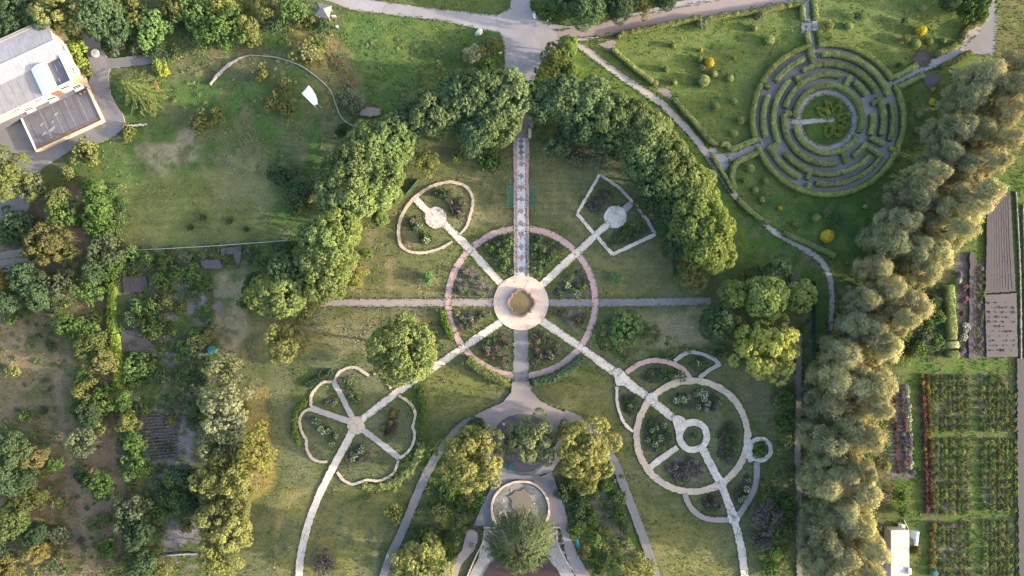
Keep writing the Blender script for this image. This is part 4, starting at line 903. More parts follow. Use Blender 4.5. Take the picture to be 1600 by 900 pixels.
HB = [([(957,79),(988,106),(1020,131)], 7, 'hedge', 'clipped hedge along the pale curving path from brick corner to the second brick patch'),
      ([(1053,158),(1080,188),(1108,221),(1122,226)], 8, 'hedge', 'clipped hedge along the pale curving path between brick patch and maze entrance'),
      ([(1124,226),(1134,227),(1141,234),(1160,227),(1184,217)], 8, 'hedge', 'kinked clipped hedge on the upper side of the maze side entrance'),
      ([(1111,244),(1128,272),(1146,302)], 6, 'hedge', 'thin clipped hedge between pale curving path and maze side entrance'),
      ([(1147,297),(1142,278),(1147,258),(1163,248),(1184,239)], 8, 'hedge', 'hooked clipped hedge on the lower side of the maze side entrance'),
      ([(1151,312),(1165,327),(1188,343),(1200,349)], 7, 'hedge', 'clipped hedge between pale path and meadow below the maze'),
      ([(1222,364),(1260,381),(1302,400)], 8, 'hedge', 'isolated clipped hedge along the last bend of the pale path'),
      ([(968,55),(1020,45),(1094,29)], 8, 'olive', 'low clipped hedge along the reddish road by the brick corner'),
      ([(1096,34),(1140,25),(1200,16),(1251,7)], 8, 'olive', 'low clipped hedge along the reddish road towards the maze avenue'),
      ([(1251,10),(1253,32)], 7, 'hedge', 'short hedge on the left of the maze avenue above the small square'),
      ([(1270,2),(1273,31)], 7, 'hedge', 'short hedge on the right of the maze avenue above the small square'),
      ([(1258,53),(1263,72)], 6, 'hedge', 'short hedge on the left of the maze avenue below the small square'),
      ([(1278,49),(1280,68)], 6, 'hedge', 'short hedge on the right of the maze avenue below the small square'),
      ([(1393,123),(1410,115),(1430,103)], 8, 'hedge', 'clipped hedge on the upper side of the maze walk before the round pads'),
      ([(1399,139),(1420,129),(1440,119)], 8, 'hedge', 'clipped hedge on the lower side of the maze walk before the round pads'),
      ([(1459,86),(1480,77),(1500,67)], 8, 'olive', 'clipped hedge on the upper side of the maze walk beyond the round pads'),
      ([(1468,106),(1490,96),(1513,83)], 8, 'olive', 'clipped hedge on the lower side of the maze walk beyond the round pads'),
      ([(1501,62),(1505,50),(1514,42),(1533,36)], 7, 'olive', 'yellowish curved hedge round the corner of the wide grey drive'),
      ([(1534,36),(1536,24)], 6, 'hedge', 'stub of hedge beside the wide grey drive under the tree'),
      ([(691,484),(697,505),(706,530)], 10, 'lime', 'bright green hedge hugging the pink ring below the rose-grey walk'),
      ([(731,561),(757,580),(795,598)], 13, 'hedge', 'dark hedge outside the pink ring left of the asphalt walk'),
      ([(833,597),(865,589),(892,573),(910,558)], 13, 'deep', 'dark hedge outside the pink ring right of the asphalt walk'),
      ([(178,440),(179,480),(178,520)], 13, 'lime', 'narrow clipped hedge beside the concrete pads'), ([(183,522),(187,560),(190,606)], 13, 'lime', 'bright yellow-green clipped hedge ending at the orchard trees'),
      ([(465,690),(461,665),(464,640),(478,628)], 8, 'lime', 'yellowish hedge curving round the outer clover petal'),
      ([(655,615),(662,640),(661,665),(664,690)], 10, 'lime', 'bright hedge beside the right clover petal'),
      ([(566,760),(600,760),(628,745),(648,722),(660,695)], 14, 'hedge', 'loose green hedge curving under the lower clover petals'),
      ([(520,580),(500,588),(480,602)], 13, 'deep', 'dark low hedge above the top clover petals'),
      ([(1479,445),(1482,500),(1483,530)], 14, 'hedge', 'tall clipped hedge block between poplars and flower border'), ([(1484,548),(1485,558)], 19, 'hedge', 'square end block of the clipped hedge by the grass crosspath'),
      ([(1484,533),(1484.5,543)], 19, 'silver', 'cream variegated block in the clipped hedge by the flower border')]
for pts, w, st, lb in HB:
    hedge(pts, w * (.7 if 'petal' in lb else 1), .5 if 'petal' in lb else 1.0 if w < 12 else 1.3, uniq(lb), st, tint=(1.9,1.75,1.3) if 'cream' in lb else (.85,.85,.65) if 'ending at' in lb else (.5,.55,.55) if st == 'lime' else (1,1,1), loose=('petal' in lb or 'pink ring' in lb or 'narrow' in lb or 'ending at' in lb))
# ------------------------------------------------------------------ trees and shrubs
def T(style, px, py, r, label, **k): return tree(style, px, py, r, uniq(label), **k)
ORD = ['first','second','third','fourth','fifth','sixth','seventh','eighth','ninth','tenth','eleventh','twelfth','thirteenth','fourteenth','fifteenth','sixteenth','seventeenth','eighteenth','nineteenth','twentieth','twenty-first','twenty-second','twenty-third','twenty-fourth']
GW = 'broad trees of the curved belt, entrance to meadow fence'; GE = 'broad trees of the curved belt, entrance to far walk end'
for i, (x, y, r, st, tn) in enumerate([(797,152,36,'maple',(1,1.05,1)),(757,150,40,'maple',(.9,1,.95)),(718,158,36,'maple',(.85,.95,.95)),(775,190,34,'maple',(1,1.05,.95)),(742,200,34,'deep',(1.1,1.1,1.1)),(680,178,34,'maple',(.9,.95,.95)),(640,192,30,'deep',(1,1,1)),
        (612,222,36,'maple',(1,1.08,.9)),(578,240,40,'maple',(1.05,1.1,.9)),(600,265,34,'maple',(1.1,1.15,.9)),(548,268,38,'maple',(1,1.05,.9)),(530,298,34,'maple',(.95,1,.9)),(562,305,36,'maple',(1.1,1.12,.85)),(592,300,28,'maple',(1.1,1.15,.85)),
        (532,352,32,'maple',(1.2,1.2,.8)),(505,375,34,'maple',(1.05,1.08,.85)),(520,405,34,'maple',(1.15,1.15,.8)),(492,415,30,'maple',(1.05,1.05,.85)),(507,440,30,'maple',(1.1,1.08,.8))]):
    T(st, x, y, r*1.12, f'{"shaded dark" if st == "deep" else "dense green"} belt tree, {ORD[i]} from the tiled alley towards the meadow fence', group=GW, tint=tn)
for i, (x, y, r, st, tn) in enumerate([(848,160,30,'maple',(.8,.92,.9)),(882,158,36,'maple',(.85,.95,.95)),(920,170,36,'maple',(.82,.92,.9)),(905,195,32,'deep',(1,1.05,1)),(955,182,34,'maple',(.9,.95,.85)),(985,190,32,'maple',(1,1,.9)),(960,215,30,'deep',(1,1,1)),(1010,212,34,'maple',(1.05,1.02,.9)),(1005,245,34,'maple',(.95,1,.9)),
        (1035,238,32,'maple',(1.1,1.08,.85)),(1050,268,36,'maple',(1.05,1.05,.8)),(1020,280,32,'deep',(1.1,1.1,1)),(1075,295,34,'maple',(1.1,1.08,.8)),(1050,312,30,'deep',(1.1,1.1,1)),(1092,325,32,'maple',(1.2,1.2,.75)),(1075,345,32,'maple',(1.05,1.1,.8)),(1112,355,32,'maple',(1.3,1.25,.7)),(1100,385,32,'maple',(1.2,1.18,.75)),(1118,398,24,'maple',(1.25,1.2,.7))]):
    T(st, x, y, r*1.12, f'{"shaded dark" if st == "deep" else "dense green"} belt tree, {ORD[i]} from the tiled alley towards the grey walk', group=GE, tint=tn)
FR = 'poplars of the long windbreak'
east = [(1584, 100), (1584, 150), (1564, 185), (1564, 228), (1537, 258), (1522, 295), (1504, 335), (1482, 368), (1460, 398), (1442, 430), (1422, 472), (1402, 508), (1382, 545), (1366, 588), (1356, 632), (1348, 676), (1344, 720), (1342, 764), (1336, 808)]
west = [(1530,118),(1510,155),(1490,195),(1478,238),(1452,275),(1430,312),(1408,348),(1390,385),(1368,420),(1352,460),(1336,502),(1318,545),(1302,588),(1296,632),(1292,678),(1288,722),(1286,765),(1284,805)]
for i, (x, y) in enumerate([(x+R_.uniform(-5,5), y+R_.uniform(-11,11)) for x, y in east]):
    T('poplar', x, y, 28 + R_.uniform(-6, 6), f'sun-toned golden feathery poplar, {ORD[i]} from the drive in the windbreak line facing the nursery', h=R_.uniform(11, 14.5), group=FR, tint=(lambda u: (u, u*R_.uniform(.96,1.03), u*.93))(R_.uniform(.85,1.12)))
for i, (x, y) in enumerate([(x+R_.uniform(-6,6), y+R_.uniform(-11,11)) for x, y in west]):
    T('shadepoplar' if i % 4 else 'poplar', x, y, 27 + R_.uniform(-6, 6), f'{"shade-toned grey-green" if i % 4 else "yellowish"} feathery poplar, {ORD[i]} from the drive in the windbreak line facing the garden', h=R_.uniform(10, 13), group=FR, tint=(lambda u: (u, u*R_.uniform(.98,1.04), u*1.0))(R_.uniform(.85,1.1)))
mid = [p for p in [(1552, 135), (1528, 205), (1500, 262), (1462, 328), (1425, 392), (1387, 450), (1360, 520), (1332, 600), (1322, 668), (1318, 735), (1314, 800), (1310, 862)]]  # upper trees added to block low sun and read as a dark gap
for i, (x, y) in enumerate(mid):
    T('poplar' if i % 2 else 'shadepoplar', x, y, 26 if y < 500 else 28, f'{"sun-toned golden" if i % 2 else "shade-toned grey-green"} feathery poplar, {ORD[i]} from the drive in the filled-in middle windbreak line', h=R_.uniform(10, 12) if y < 500 else 12.5, group=FR, tint=(.92,.94,.9) if y < 500 else (1,1,1))
T('shadepoplar', 1284, 840, 28, 'shade-toned grey-green poplar of the windbreak beside the dirt track opposite the pink-roofed shed', h=12, group=FR); T('shadepoplar', 1288, 885, 28, 'shade-toned grey-green poplar lowest in the windbreak beside the dirt track', h=12, group=FR)
T('poplar', 1356, 850, 26, 'sun-toned golden poplar right beside the pink-roofed shed', h=13, group=FR); T('poplar', 1350, 888, 26, 'sun-toned golden poplar lowest in the windbreak beside the shed yard', h=13, group=FR)
for a in [
 ('maple',630,545,54,'large round solitary tree standing over the clover garden walk',dict(h=10.5,tint=(1.15,1.12,.85))),
 ('gold',448,536,28,'small yellow-green tree alone on the lawn left of the round solitary tree',{}),
 ('gold',738,714,48,'large pale yellow-green tree left of the round asphalt court',dict(tint=(1.1,1.05,1))), ('gold',912,702,42,'large pale yellow-green tree right of the round asphalt court',dict(tint=(1.15,1.08,1))), ('gold',915,738,24,'low drooping yellow tree at the foot of the large one right of the court',{}),
 ('gold',832,686,36,'grey-green willow growing in the round asphalt court',dict(h=8,tint=(.82,.88,1.1))), ('olive',802,684,14,'smaller dull green tree beside the willow in the asphalt court',{}),
 ('weep',813,850,58,'broad weeping tree hanging over the ruined pool',{}),
 ('gold',655,882,42,'yellow-green tree at the lower end of the left slope bed',{}), ('gold',985,895,34,'yellow-green tree at the lower end of the right slope bed',{}),
 ('gold',1198,545,46,'sprawling bright yellow-green tree by the green mesh fence',dict(tint=(1.5,1.5,1.1))),  # raised tint puts sunlight into the crown colour
 ('maple',1145,459,25,'small round tree at the end of the grey walk',dict(tint=(1.35,1.35,.95))), ('maple',1195,462,34,'round green tree behind the grey walk end between two smaller trees',dict(tint=(1.45,1.45,1))), ('maple',1248,462,26,'round tree next to the pale curving path end',dict(tint=(1.5,1.45,1))), ('deep',1215,428,24,'dark tree between belt and pale path above the round trees',{}), ('olive',1180,440,20,'dull shaded tree beside the end of the belt',{}),  # raised tints of the round trees stand for their sunlit tops
 ('deep',1118,508,30,'dark bluish tree below the grey walk end',{}), ('olive',1142,512,24,'olive tree merging with the dark bluish tree below the grey walk',{}),
 ('olive',1078,424,22,'olive small tree inside the lower end of the belt',{}), ('gold',1088,440,14,'little yellowish tree inside the lower end of the belt',{}), ('deep',1055,388,22,'dark low tree beside the pentagon garden fence',{}), ('deep',1012,312,22,'dark shaded tree behind the pentagon garden corner',{}), ('deep',1040,345,20,'dark tree under the belt next to the pentagon garden',{}),
 ('deep',870,228,22,'dark green round tree right of the tiled alley under the belt',{}), ('silverbush',902,246,18,'silvery spruce-like shrub under the belt near the tiled alley',dict(h=3.2)), ('silver',935,244,17,'dull silvery small tree under the belt beside the silvery shrub',dict(tint=(.8,.85,.85))),
 ('maple',445,462,36,'round tree at the left end of the rose-grey walk, tallest of three',dict(tint=(1.1,1.1,.85))), ('maple',415,460,32,'round tree at the left end of the rose-grey walk, nearest the plots',dict(tint=(1.15,1.1,.8))), ('olive',470,478,26,'olive tree at the start of the rose-grey walk',{}), ('deep',455,425,30,'dark tree in the gap between belt and plots',{}), ('deep',400,440,16,'dark small tree at the plot edge by the sandy path',{}),
 ('maple',595,342,14,'small bright tree in front of the belt near the teardrop garden',dict(tint=(1.1,1.15,.8))), ('maple',615,306,14,'small tree tucked under the belt above the teardrop garden',dict(tint=(1,1.1,.8))), ('olive',555,434,17,'small yellowish tree by the rose-grey walk at the belt foot',dict(tint=(1.3,1.25,.9))), ('bush',574,396,9,'lime round bush in front of the belt above the rose-grey walk',dict(tint=(1.3,1.3,.9))),
 ('olive',668,258,17,'small two-toned olive tree above the teardrop garden',dict(tint=(1.2,1.25,1.1))), ('bush',714,246,10,'round green bush under the belt, nearer the teardrop garden of two',{}), ('bush',732,238,10,'round green bush under the belt, nearer the tiled alley of two',{}), ('bush',768,252,20,'spreading green bush left of the tiled alley',dict(tint=(.8,.9,.9))),
 ('silverbush',669,434,11,'pale round ornamental plant on the lawn above the rose-grey walk',dict(tint=(.8,1.25,.8))), ('silverbush',963,435,11,'pale palm-like ornamental plant on the lawn above the grey walk',dict(tint=(.75,1.3,.95))), ('bush',977,510,27,'big green bush on the lawn below the grey walk',dict(h=2.8)),
 ('deepbush',745,662,15,'dark shrub left of the plaza below the asphalt walk',{}), ('deepbush',885,672,15,'dark shrub right of the plaza below the asphalt walk',{}), ('goldbush',616,802,16,'lone yellow-green bush casting a shadow beside the left asphalt path',dict(h=3)), ('purplebush',507,880,22,'grey-red dry shrub at the bottom of the left lawn',{}), ('purplebush',1196,802,26,'bare grey-purple shrub beside the round gardens',dict(h=3.4)), ('purplebush',1192,842,18,'smaller bare grey-purple shrub below the larger one',{}), ('limebush',1213,866,10,'bright lime round bush near the dirt track',{}), ('bush',1205,890,15,'green bush below the lime round bush',{}), ('goldbush',1196,757,10,'yellow-green bush below the white ring bed',{}), ('bush',1230,625,18,'green bush by the dirt track right of the round gardens',{}), ('bush',1225,660,15,'leafy bush between the white ring bed and the dirt track',{}), ('bush',1232,790,14,'green bush between bare shrub and dirt track',{}),
 ('olive',865,98,25,'dense olive yew-like tree at the road junction',dict(h=5,tint=(.8,.9,.85))), ('maple',887,74,17,'bright green small tree at the road junction, upper of three',dict(tint=(1.2,1.35,.9))), ('maple',890,110,13,'bright green small tree at the road junction, lowest of three',dict(tint=(1.1,1.25,.9))), ('deepbush',884,93,9,'dark bush between the three junction trees',{}),
 ('silver',737,84,15,'grey-green shrub in the group beside the road stub',dict(h=2.5)), ('goldbush',750,80,9,'golden shrub in the group beside the road stub',{}), ('bush',762,104,13,'round green shrub in the group beside the road stub',dict(tint=(1.2,1.3,.9))), ('goldbush',770,70,9,'yellowish shrub nearest the junction corner',{}),
 ('deep',912,8,34,'big dark tree above the reddish road, leftmost of the roadside clump',dict(tint=(1.2,1.2,1.1))), ('olive',935,22,14,'olive tree beside the big dark roadside tree',{}), ('deep',970,6,26,'dark tree in the middle of the roadside clump',{}), ('olive',1004,8,16,'olive small tree in the roadside clump',{}), ('deep',1038,-2,18,'dark tree at the right end of the roadside clump',{}), ('bush',850,20,14,'green shrub on the grass island beside the road stub',{}), ('deep',880,-5,22,'dark tree at the top edge over the grass island',{}),
 ('bush',1530,10,24,'green tree-like bush beside the wide grey drive',dict(h=4.5)), ('deep',1482,2,15,'dark small tree at the top edge of the maze meadow',{}), ('bush',1505,14,16,'green bush beside the drive tree',{}),
 # house and upper left
 ('deep',12,14,40,'dark tree behind the house at the top corner',dict(h=9)), ('deep',60,18,34,'dark tree behind the house beside the yellowish one',{}), ('gold',105,16,36,'big yellowish tree behind the house gable',dict(tint=(.85,.85,.9))), ('bush',12,48,18,'green bush behind the white roof',{}), ('deep',165,30,36,'dark green tree above the house yard',{}), ('olive',205,12,28,'olive tree above the house yard at the top edge',{}), ('orchard',240,42,28,'pale green tree over the shaded yard end',dict(tint=(1.15,1.2,1.2))), ('limebush',160,44,14,'lime bush at the edge of the house yard',dict(h=2.5)), ('olive',275,12,24,'olive tree at the top edge left of the scrub belt',{}), ('orchard',303,22,28,'green tree in the upper scrub belt above the meadow',{}), ('orchard',332,45,28,'tree at the lower edge of the upper scrub belt',dict(tint=(.9,1,.9))), ('orchard',366,40,28,'tree in the upper scrub belt towards the rock garden',{}), ('olive',390,48,20,'olive tree ending the scrub belt towards the rock garden',{}), ('olive',345,12,22,'olive tree at the top edge of the scrub belt',dict(tint=(1.2,1.2,1))), ('olivebush',380,18,16,'olive bush at the top edge beside the bare patch',{}), ('deepbush',220,30,22,'dark bush between the trees above the yard',{}),
 ('silverbush',183,70,15,'greyish shrub at the yard edge, nearer the white round cover',{}), ('silverbush',217,73,15,'greyish shrub at the yard edge, farther from the white round cover',{}), ('deepbush',240,75,18,'dark shrub at the end of the shaded yard',{}), ('limebush',118,76,14,'yellow-green shrub against the house side wall, upper one',dict(h=2.4)), ('limebush',124,98,13,'yellow-green shrub against the house side wall, lower one',dict(h=2)), ('goldbush',136,112,10,'small shrub below the yellow-green ones at the house side',{}), ('limebush',248,103,12,'lime shrub beside the large fir',{}), ('limebush',258,112,8,'tiny bright shrub next to the lime shrub by the fir',dict(tint=(1.4,1.2,.8))),
 ('fir',206,136,41,'large olive fir with drooping star-like branches by the yard',dict(tint=(.58,.72,.75))), ('olivebush',234,168,13,'olive bush below the large fir',{}), ('olivebush',200,208,12,'olive bush at the corner of the yard apron',{}), ('olivebush',136,240,22,'dark olive bush below the annex',dict(h=3)), ('goldbush',105,270,12,'low yellowish bush beyond the yard apron',{}), ('bush',145,292,16,'green bush in the meadow below the annex',{}), ('gold',8,276,38,'yellow-green tree at the picture edge below the yard',dict(tint=(.6,.68,.65))), ('silverbush',48,292,24,'pale grey bush beside the yellow-green edge tree',dict(h=2.8)),
 ('olivebush',312,192,18,'olive scrub patch in the open meadow, larger',{}), ('olivebush',340,180,11,'olive scrub in the open meadow, smaller',{}),
 ('deepbush',440,275,20,'dark shrub in the meadow near the belt, upper of the pair',dict(h=2.6)), ('deepbush',470,300,22,'dark shrub in the meadow next to the belt, lower of the pair',dict(h=2.6)), ('bush',462,322,12,'low green shrub under the belt edge',{}), ('deepbush',318,340,6,'tiny dark bush in the lower meadow, nearest the long row',{}), ('deepbush',360,345,6,'tiny dark bush in the lower meadow, middle',{}), ('deepbush',385,358,6,'tiny dark bush in the lower meadow by the wire fence',{}), ('deepbush',298,355,6,'tiny dark bush in the lower meadow above the plots',{}),
 ('olivebush',452,172,13,'olive shrub on the mound beside the white canopy',{}), ('olivebush',447,138,15,'loose olive shrub on the mound above the white canopy',{}), ('olivebush',482,85,20,'grey-olive shrub on top of the mound',dict(tint=(1.2,1.15,1.3))), ('deepbush',430,40,14,'dark conifer shrub on the rock garden left of the pavilion',{}), ('deepbush',505,38,13,'dark green shrub in front of the wooden pavilion',{}), ('orchard',455,14,22,'tree at the top edge left of the pavilion',{}), ('olivebush',476,30,16,'olive shrub beside the pavilion',{}), ('olive',418,12,20,'olive tree at the top edge above the rock garden',{}), ('bush',500,70,6,'tiny green bush on the rock garden rim',{}), ('olivebush',410,118,14,'scrub on the slope left of the stone edging',{}), ('silverbush',545,152,16,'pale grey-green shrub below the brown bank',{}), ('silverbush',556,166,13,'pale grey-green shrub touching the small brick patch',{}), ('olivebush',425,165,13,'thin olive scrub left of the white canopy',{}), ('deepbush',535,205,14,'dark shrub where the stone edging meets the belt',{}),
]: T(*a[:5], **a[5])
ORC = 'trees and bushes of the old orchard'
for a in [
 ('deepbush',18,352,28,'low dark thicket above the tilled strip',dict(h=2.6)), ('deepbush',42,345,18,'dark thicket edge by the orchard path',{}), ('orchard',95,332,24,'green orchard tree above the bare brown patch',{}), ('olive',92,312,20,'olive orchard tree nearest the grey bush',{}), ('bush',122,346,12,'bright bush beside the bare brown patch',{}), ('orchard',152,305,22,'tree at the top of the long row by the meadow',{}), ('orchard',155,335,24,'second tree down the long row by the meadow',dict(tint=(1.1,1.1,1))), ('orchard',160,362,22,'third tree down the long row by the meadow',{}), ('silver',166,395,26,'grey-green tree in the long row level with the wire fence end',{}), ('orchard',175,418,20,'tree of the long row just above the clipped narrow hedge',{}), ('deep',150,425,20,'dark tree left of the narrow hedge top',{}),
 ('gold',78,385,30,'yellow-olive orchard tree, largest near the tilled strip',dict(tint=(.8,.8,.8))), ('gold',60,395,18,'yellow-olive small tree touching the tilled strip',dict(tint=(.85,.8,.8))), ('olive',112,398,18,'olive tree between yellow tree and bare patch',{}), ('silver',100,442,26,'pale grey-green orchard tree with long leaves',{}), ('orchard',140,452,22,'green tree next to the pale grey-green orchard tree',{}), ('deep',40,435,26,'dark tree under the tilled strip',{}), ('gold',10,440,18,'golden bush tree at the edge under the tilled strip',dict(tint=(1.1,.95,.8))), ('deep',62,462,24,'dark orchard tree left of the pale one',{}), ('deep',15,470,22,'dark tree at the edge above the bare slope',{}), ('bush',15,500,12,'small green bush on the bare brown slope',{}), ('deepbush',80,480,12,'dark bush at the head of the brown track',{}), ('deepbush',80,540,9,'dark bush beside the brown track',{}),
 ('orchard',108,508,24,'green orchard tree right of the brown track',{}), ('silver',148,540,26,'grey-yellow tree leaning to the narrow hedge',dict(tint=(1.1,1.1,.7))), ('orchard',135,520,20,'tree between orchard tree and narrow hedge',{}), ('gold',165,565,16,'yellow-green tree touching the yellow-green hedge',{}), ('goldbush',20,580,14,'bright bush on the brown slope at the picture edge',{}), ('bush',128,592,16,'rounded bush below the yellow trees',{}), ('olive',130,612,20,'olive tree at the head of the dark orchard group',{}), ('deep',140,645,24,'dark green tree in the middle of the orchard group',{}), ('orchard',160,625,20,'tree above the brown loop path',{}), ('silver',128,690,24,'pale tree at the lower end of the orchard group',{}), ('olive',158,668,14,'olive tree touching the brown loop path',{}), ('bush',40,650,12,'pale green bush on the brown slope',{}), ('deepbush',68,642,9,'dark bush next to the pale green bush',{}),
 ('orchard',195,625,18,'small tree at the end of the yellow-green hedge',{}), ('olive',200,660,18,'olive tree along the plot border, upper',{}), ('orchard',212,690,20,'green tree along the plot border beside tilled soil',{}), ('orchard',215,728,20,'green tree along the plot border below tilled soil',{}), ('bush',232,735,14,'bush at the corner of the tilled soil',{}), ('orchard',160,758,22,'green bushy tree inside the brown loop path',{}), ('deepbush',130,745,16,'dark bush left of the brown loop path',{}), ('silver',205,798,28,'pale frosted conifer-like tree beside the lower plots',{}), ('deep',218,830,28,'dark tree below the pale conifer-like tree',{}), ('orchard',170,858,18,'small green tree at the brown crossing',{}), ('bush',165,812,11,'small bush left of the pale conifer-like tree',{}), ('bush',150,823,10,'small dark bush on the brown crossing',{}), ('deep',225,880,26,'dark tree at the bottom edge beside the lower plots',{}), ('olive',250,892,18,'olive tree at the bottom edge by the dry litter',{}),
 ('deep',25,705,32,'dark tree of the lower thicket, uppermost',dict(tint=(1.2,1.1,1))), ('gold',63,715,18,'golden small tree at the rim of the lower thicket',dict(tint=(.95,.85,.9))), ('deep',18,748,28,'dark tree in the heart of the lower thicket',{}), ('silver',56,774,26,'pale rounded tree in the lower thicket',dict(tint=(1,.95,.6))), ('deep',28,812,34,'large dark-olive tree of the lower thicket',dict(tint=(1.5,1.3,.9))), ('deep',62,835,22,'dark tree right of the large dark-olive one',{}), ('gold',67,862,18,'golden small tree near the bottom of the lower thicket',dict(tint=(1,.9,.8))), ('gold',15,885,24,'golden tree at the bottom corner',dict(tint=(.9,.85,.8))), ('silverbush',97,835,17,'grey-leaved bush beside the brown track',{}), ('goldbush',95,785,11,'straw-coloured bush on the brown track edge',{}), ('purplebush',126,846,8,'lilac-grey dead bush on the brown track',{}), ('deep',45,745,22,'dark tree between golden and pale thicket trees',{}), ('deep',5,855,22,'dark tree at the picture edge in the lower thicket',{}), ('orchard',95,725,14,'green tree at the rim of the lower thicket',{}),
]:
    k = {'silver': (.62,.68,.6), 'deep': (.85,.85,.9), 'gold': (.8,.75,.85), 'orchard': (.85,.9,.8)}.get(a[0], (1,1,1)); t0 = a[5].get('tint', (1,1,1)); q = (a[0], a[1] - (6 if a[2] > 690 and a[1] < 105 else 0), a[2], a[3] * (.85 if a[2] > 690 and a[1] < 105 else .93), a[4]); T(*q, group=ORC, **{**a[5], 'tint': tuple(u*v for u, v in zip(k, t0))})
RW = 'trees of the pale row beside the plots'
for a in [
 ('silver',352,578,28,'pale yellow-grey tree, top of the row beside the plots',dict(tint=(1.1,1.05,.8))), ('silver',350,632,34,'large pale tree beside the tilled plots',dict(tint=(1.15,1.08,.95))), ('silver',358,668,26,'pale tree below the large pale one',{}), ('silver',335,700,24,'greyish tree in the row beside the plots, middle',dict(tint=(.85,.9,.75))), ('olive',400,705,34,'olive-gold spreading tree right of the row',dict(tint=(1.35,1.25,1))), ('olive',355,720,26,'olive tree in the row, left of the spreading one',{}), ('gold',330,750,22,'yellow-green tree in the row, plot side',{}), ('gold',368,755,26,'yellow-green tree in the row, lawn side',dict(tint=(.9,.9,.9))), ('gold',372,790,24,'yellow-green tree in the row above the dark gap',{}), ('gold',335,810,26,'yellow-green tree lower in the row, plot side',dict(tint=(.9,.9,.9))), ('gold',365,830,28,'yellow-green tree lower in the row, lawn side',{}), ('gold',345,865,30,'yellow-green tree at the bottom of the row',dict(tint=(.95,.95,.9))), ('olive',335,780,18,'small olive tree filling the row',{}),
]: T(*a[:5], group=RW, **a[5])
# clipped balls and small shrubs on the maze meadow
TG = 'small clipped shrubs on the maze meadow'
for st, x, y, r, lb in [
 ('yellowball',1109,97,7.5,'golden clipped ball on the meadow left of the maze'), ('yellowball',1440,47,8.5,'golden clipped ball on the meadow above the round pads'), ('yellowball',1293,369,10.5,'large golden clipped ball below the maze'), ('yellowball',1458,159,5.5,'small golden ball near the poplars right of the maze'), ('yellowball',1219,325,3.8,'tiny golden ball below the maze side entrance'), ('yellowball',1148,90,3.2,'tiny golden shrub right of the golden ball left of the maze'), ('yellowball',1095,78,3.2,'tiny golden shrub above the golden ball left of the maze'),
 ('ball',1100,126,9,'biggest green ball below the left golden ball'), ('ball',1116,115,5.5,'bright green ball beside the biggest green ball'), ('silverbush',1098,40,9,'grey round shrub beside the roadside hedge'), ('ball',1085,28,5,'green ball at a roadside hedge gap'), ('ball',1119,166,6.5,'green ball in the middle of the left meadow'), ('ball',1147,158,5,'small green ball right of the mid-meadow ball'), ('ball',1157,188,6.5,'green ball near the outer maze hedge, upper'), ('ball',1147,208,6.5,'green ball near the outer maze hedge, lower'), ('ball',1141,122,6,'green ball between golden ball and maze'), ('silverbush',1097,106,6,'pale slim shrub beside the left golden ball'), ('ball',1094,92,4.5,'small ball touching the left golden ball shadow'), ('ball',1052,70,4.5,'small bright shrub near the top of the left meadow'), ('ball',1041,108,5,'shrub in the upper left meadow'), ('ball',1054,129,4.5,'little ball near the second brick patch'), ('ball',1024,130,5,'dark little ball at the second brick patch hedge'),
 ('silverbush',1189,25,8,'pale shrub beside the roadside hedge near the maze avenue'), ('ball',1179,44,5,'small shrub in the upper meadow near the avenue'), ('ball',1203,62,8,'round pale shrub left of the maze avenue'), ('ball',1198,65,5,'small ball next to the round pale shrub'), ('deepbush',1342,25,9,'dark round shrub right of the maze avenue'), ('ball',1327,40,6,'green shrub right of the maze avenue below the dark one'), ('goldbush',1292,40,10,'golden-green bush cluster beside the avenue square'), ('goldbush',1296,58,8,'golden-green bush below the avenue square'), ('ball',1443,13,6,'bright bush at the top of the right meadow'), ('deepbush',1413,33,7,'dark conifer shrub left of the upper right golden ball'), ('ball',1432,68,7,'round green shrub below the upper right golden ball'), ('goldbush',1414,61,7,'golden bush left of the round green shrub'), ('ball',1453,64,5,'small ball right of the round green shrub'), ('ball',1475,63,4.5,'smaller ball towards the wide drive'), ('deepbush',1404,102,5,'dark little shrub above the maze walk'), ('ball',1438,179,6.5,'pale green ball right of the maze, upper'), ('ball',1433,203,5,'pale green ball right of the maze, lower'), ('ball',1459,140,4.5,'green ball below the lower round pad'), ('goldbush',1424,160,5,'yellowish shrub against the right side of the maze'),
 ('ball',1173,263,7,'green ball inside the hooked hedge corner'), ('ball',1196,283,5.5,'bright ball below the maze side entrance'), ('ball',1180,297,5,'green ball between hooked hedge and pale path'), ('ball',1162,282,3.5,'tiny whitish-green ball by the hooked hedge'), ('ball',1191,312,5,'green ball above the isolated lower hedge'), ('silverbush',1292,331,7,'bluish shrub below the bottom of the maze'), ('deepbush',1309,343,10,'dark green round shrub below the maze, largest dark one'), ('ball',1276,341,7,'dull green ball beside the dark round shrub'), ('ball',1352,323,3.5,'tiny bright shrub near the poplars below the maze'), ('ball',1243,350,5,'green shrub between pale path and big golden ball'),
 ('ball',957,78,4,'rounded ball capping the hedge at the brick corner'), ('ball',967,56,4.5,'rounded ball at the roadside hedge end'), ('ball',1022,131,4.5,'ball capping the hedge at the second brick patch'), ('ball',1095,33,4.5,'ball in the roadside hedge gap'),
]: T(st, x, y, r, lb, group=TG)
